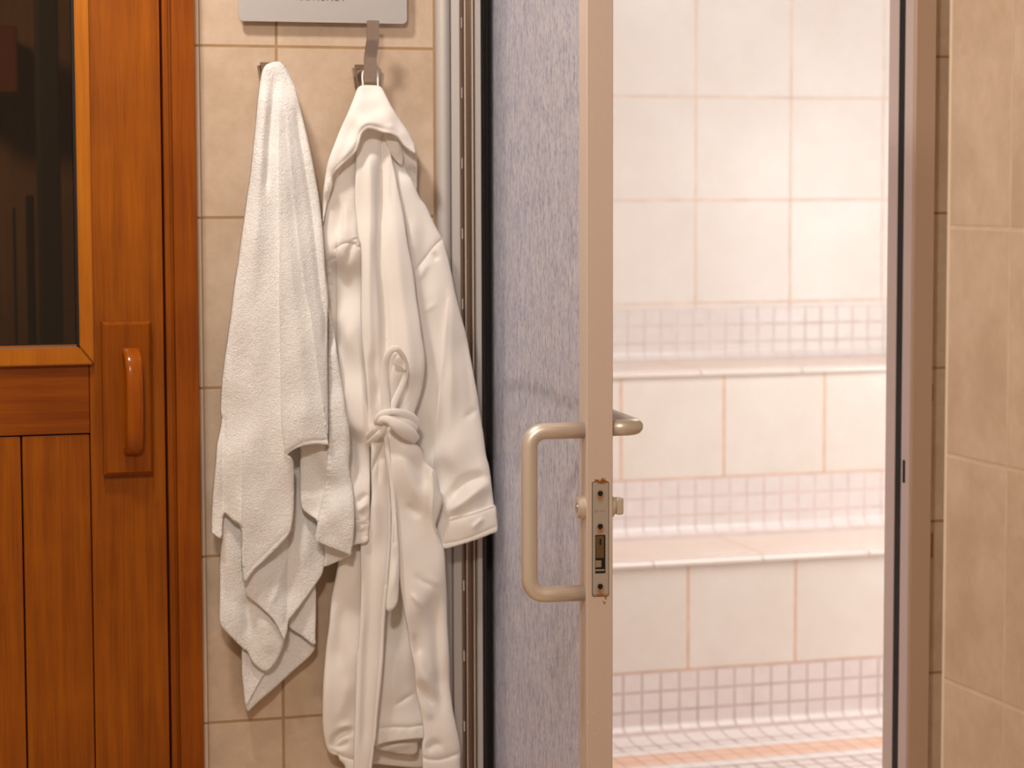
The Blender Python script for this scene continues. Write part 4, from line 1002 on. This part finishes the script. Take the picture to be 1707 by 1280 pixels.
# left shoulder and sleeve
bm = bmesh.new()
def puck(x, y):
    xr = np.interp(y, [250, 330, 398, 412], [594, 592, 598, 602])
    return .0014 * np.sin(y * .85 + x * .2) * np.exp(-((x - xr + 5) / 6) ** 2) * (y > 290) * (y < 415)
panel(bm, [(585, 250), (566, 282), (556, 312), (549.5, 326), (541, 352), (537, 377), (537, 420), (538, 480), (541, 540), (548, 620), (556, 700), (564, 760), (570, 840), (575, 906, 3), (594, 907, 2), (612, 902, 2), (615, 880, 5), (616.5, 838, 6), (617, 789, 6), (617, 760, 6), (616, 724, 6), (618, 691), (614, 640), (609, 570), (607, 515), (608, 457), (607, 412), (603, 398), (600, 340), (598, 286), (600, 250)],
      [(570, 310, .060), (590, 280, .056), (550, 380, .052), (546, 480, .026), (580, 400, .068), (590, 560, .066), (550, 560, .030), (600, 700, .078), (570, 740, .048), (602, 860, .084), (580, 880, .062)],
      [([(540, 441), (550, 434), (558, 430)], 'crease', .003, 2), ([(560, 414), (570, 407), (580, 405), (592, 408), (603, 413)], 'crease', .0035, 2.2), ([(561, 405, .3), (560, 440), (560, 500), (561, 570), (567, 640, .2)], 'right', .006, 12, 8),
       ([(576, 450, .2), (581, 428), (588, 404, .8), (590, 396, .3)], 'valley', .007, 5), ([(542, 472, .3), (556, 477)], 'valley', .006, 4), ([(542, 455, .3), (554, 452)], 'ridge', .004, 4), ([(545, 500, .3), (558, 496)], 'ridge', .004, 5), ([(566, 320, .3), (567, 370), (564, 400, .3)], 'valley', .004, 6), ([(579, 330, .3), (574, 380), (572, 400, .3)], 'ridge', .005, 7),
       ([(596, 560, .3), (602, 640), (606, 720), (607, 790, .3)], 'ridge', .005, 8), ([(578, 640, .3), (586, 740), (592, 830, .4)], 'valley', .005, 6),
       ([(616, 822, .5), (604, 830), (592, 842, .6)], 'valley', .007, 4.5), ([(616, 836, .5), (604, 846), (594, 856, .5)], 'ridge', .006, 5), ([(614, 862, .4), (600, 872), (594, 876, .4)], 'ridge', .0025, 4)],
      roll=12, step=3.8, wob=.002, seed=6, extra=puck)
slv2 = obj('sleeve', bm, M['robe'], rb, smooth=True, off=off)
bm = bmesh.new()
panel(bm, [(583, 868, 2), (596, 868, 2), (615, 869, 2), (614, 885, 3), (612.5, 903, 2), (594, 907, 2), (583, 908, 2)], [(600, 870, .084), (600, 900, .083), (584, 885, .060)], [([(590, 873), (614, 873)], 'crease', .0012, 1.6), ([(590, 896), (612, 893)], 'crease', .0013, 1.6), ([(594, 888, .4), (602, 882), (610, 876, .4)], 'ridge', .0025, 3)], roll=2.5, step=3, wob=.0005)
obj('cuff', bm, M['robe'], slv2, smooth=True, off=off)
# upper front: two long collar folds
bm = bmesh.new()
panel(bm, [(602, 205), (596, 235), (594, 260, 5), (593, 286, 5), (592, 330, 5), (594, 359, 5), (598, 398, 5), (602, 412, 5), (603, 457, 5), (602, 515, 5), (604, 570, 6), (608, 609, 6), (612, 650, 6), (614, 691, 6), (616, 722), (640, 722), (670, 712), (689, 699), (691, 688), (701, 658), (707, 626), (708, 593), (703, 560), (700, 535, 8), (694, 496, 7), (689, 453, 6), (680, 408, 6), (673, 359, 6), (665, 320, 6), (660, 294, 6), (653, 263, 6), (647, 227), (648, 205), (625, 200)],
      [(622, 210, .048), (622, 300, .072), (655, 290, .070), (620, 450, .084), (665, 430, .082), (625, 600, .086), (680, 590, .094), (640, 700, .080), (690, 680, .080)],
      [([(638, 225, .5), (638, 280), (637, 320), (636, 379), (633, 418), (636, 457), (640, 496), (643, 540), (642, 600, .6), (634, 670, .5)], 'valley', .012, 8), ([(637, 228), (637, 320), (635, 379), (632, 418), (635, 457), (640, 496), (644, 560), (643, 600, .2)], 'crease', .006, 2.5), ([(625, 300, .3), (627, 420), (630, 540), (634, 620, .3)], 'ridge', .003, 5), ([(616, 240, .6), (617, 330), (616, 420), (616, 520), (622, 620, .4)], 'ridge', .009, 9),
       ([(657, 330, .3), (664, 430), (674, 520), (684, 600), (684, 660, .3)], 'ridge', .006, 12), ([(650, 240, .3), (652, 300), (650, 360, .3)], 'valley', .004, 6), ([(622, 560, .3), (628, 640), (632, 690)], 'valley', .006, 7), ([(668, 610, .3), (672, 650), (668, 690, .4)], 'valley', .005, 9), ([(610, 560, .3), (613, 640), (622, 700, .5)], 'ridge', .004, 6)],
      roll=8, step=3.8, wob=.0015, seed=7)
obj('collar_front', bm, M['robe'], rb, smooth=True, off=off)
# hood: lining at the right, then the outer shell
bm = bmesh.new()
panel(bm, [(640, 200), (670, 215), (690, 240), (695, 271, 4), (695, 294, 3), (694, 318, 3), (684, 325), (660, 300), (645, 250)], [(660, 240, .036), (694, 270, .052), (680, 290, .030)], [([(684, 245), (689, 270), (688, 300)], 'valley', .004, 4)], roll=4, step=3.5, wob=0)
panel(bm, [(640, 212), (655, 226), (666, 239, 3), (671, 255, 3), (672, 268, 3), (668, 275), (655, 262), (645, 240)], [(655, 235, .062), (670, 265, .060)], [([(657, 232), (663, 246), (666, 262)], 'ridge', .004, 4)], roll=3.5, step=3, wob=0)
hl = obj('hood_lining', bm, M['robe_in'], rb, smooth=True, off=off)
bm = bmesh.new()
panel(bm, [(600, 144, 8), (606, 142, 6), (618, 142, 6), (630, 143, 6), (637, 147, 8), (643, 158), (651, 174), (665, 197), (680, 219), (689, 236), (692.5, 250, 6), (692, 256, 3), (681, 249, 3), (672, 241, 3), (666, 232, 3), (655, 224, 3), (639, 221, 3), (624, 216, 3), (614, 214.5, 3), (607, 219, 3), (602, 227, 3), (599, 239, 3), (594, 252, 3), (583, 264, 3), (567, 278, 3), (557, 289, 3), (554, 296, 4), (554, 308, 4), (549, 328, 4), (543, 350, 4), (538.5, 372, 3), (538, 350), (539, 325), (541, 305), (544, 283), (549, 263), (557, 242), (566, 219), (580, 188), (591, 161), (596, 148)],
      [(618, 144, .058), (618, 180, .074), (580, 220, .078), (660, 210, .080), (617, 208, .098), (650, 218, .100), (600, 240, .094), (560, 270, .086), (548, 300, .078), (540, 350, .062), (688, 240, .086)],
      [([(551, 292, .4), (560, 280), (580, 260), (590, 250), (595, 236), (599, 222), (608, 211), (620, 209), (640, 215), (658, 218), (672, 230), (684, 243)], 'crease', .0014, 2.6), ([(556, 282, .4), (575, 260), (588, 240), (594, 222), (606, 206), (622, 203), (650, 210), (670, 220, .4)], 'ridge', .004, 6), ([(551, 300), (549, 320), (544, 350)], 'valley', .003, 3), ([(632, 200, .3), (645, 206), (655, 208, .3)], 'valley', .003, 4)],
      roll=14, step=3.6, wob=.001, seed=8, thick=.005)
obj('hood', bm, M['robe'], rb, smooth=True, off=off)
# belt: wrap, knot, bow loop and tails
def B(px, py, d): return P(px, py, YW - d)
def strap(bm, pts, flat=.45, seg=16):
    """pts (px, py, metres off wall, half width px)"""
    c = catmull(pts, 5)
    w = [p[3] / 950.0 for p in c]
    add_tube(bm, [B(p[0], p[1], p[2]) for p in c], w, [max(.0022, q_ * flat) for q_ in w], seg=seg)
bm = bmesh.new()
strap(bm, [(602, 738, .040, 7), (612, 732, .062, 8), (628, 716, .094, 8), (640, 706, .102, 6), (648, 702, .106, 4)], .55)
strap(bm, [(602, 748, .038, 5), (613, 741, .060, 6), (630, 726, .094, 6), (641, 713, .102, 5), (646, 706, .104, 3)], .6)
strap(bm, [(604, 722, .040, 4), (615, 718, .062, 4), (629, 708, .094, 4.5), (641, 702, .103, 4)], .7)
strap(bm, [(627, 706, .100, 4), (629, 698, .106, 5.5), (637, 690, .112, 6), (650, 686.5, .114, 5.5), (664, 687, .112, 6), (678, 692, .104, 8), (689, 702, .094, 10), (692, 712, .088, 9)], .6)
strap(bm, [(632, 706, .108, 4), (637, 700, .114, 6), (648, 700, .118, 7), (660, 708, .118, 10), (673, 717, .112, 12), (685, 725, .104, 11), (694, 732, .094, 8)], .6)
strap(bm, [(650, 694, .108, 5), (665, 700, .108, 8), (680, 708, .102, 10), (692, 718, .092, 9)], .5)
strap(bm, [(645, 690, .104, 8), (643, 668, .106, 8), (641, 640, .108, 7.2), (641.5, 612, .112, 6.4), (645, 595, .118, 6.2), (653, 583, .122, 5.6), (662, 582, .122, 4.6), (670, 591, .116, 4.2), (676, 604, .108, 4.2), (677, 620, .104, 4.6), (672, 638, .102, 5.2), (664, 656, .102, 5.6), (656, 674, .104, 6), (653, 690, .104, 6)], .40)
panel(bm, [(657, 609, 2), (660, 598, 2), (666, 588, 2), (672, 596, 2), (677, 610, 2), (676, 619, 2), (668, 612, 2)], .112, [], roll=2, step=2.5, wob=0)
panel(bm, [(640, 728), (647, 726), (650, 750), (653, 775), (656.5, 800), (660, 838), (663.5, 888), (665.5, 920), (665.5, 962), (664, 994), (661, 1008), (655, 1016), (648, 1018.5), (644.5, 1014), (645, 997), (648.5, 962), (652, 908), (653.5, 855), (649, 797), (644, 765)],
      [(645, 740, .094), (653, 820, .092), (658, 900, .096), (655, 1000, .104)], [([(644, 740), (650, 797), (656, 850), (658, 905)], 'crease', .003, 2.5), ([(660, 920, .3), (658, 960), (655, 1000, .4)], 'ridge', .004, 5)], roll=4.5, step=2.8, wob=.0006)
obj('belt', bm, M['robe'], rb, smooth=True, off=off)
bm = bmesh.new()
pp = catmull([(606, 150, .052), (605, 140, .046), (604, 128, .040), (606, 119, .034), (617, 114, .030), (627, 118, .034), (629.5, 128, .040), (630, 140, .046), (631, 150, .052)], 5)
add_tube(bm, [B(*p) for p in pp], .0016, .0010, seg=8)
obj('hanging_loop', bm, M['robe'], rb, smooth=True, off=off)
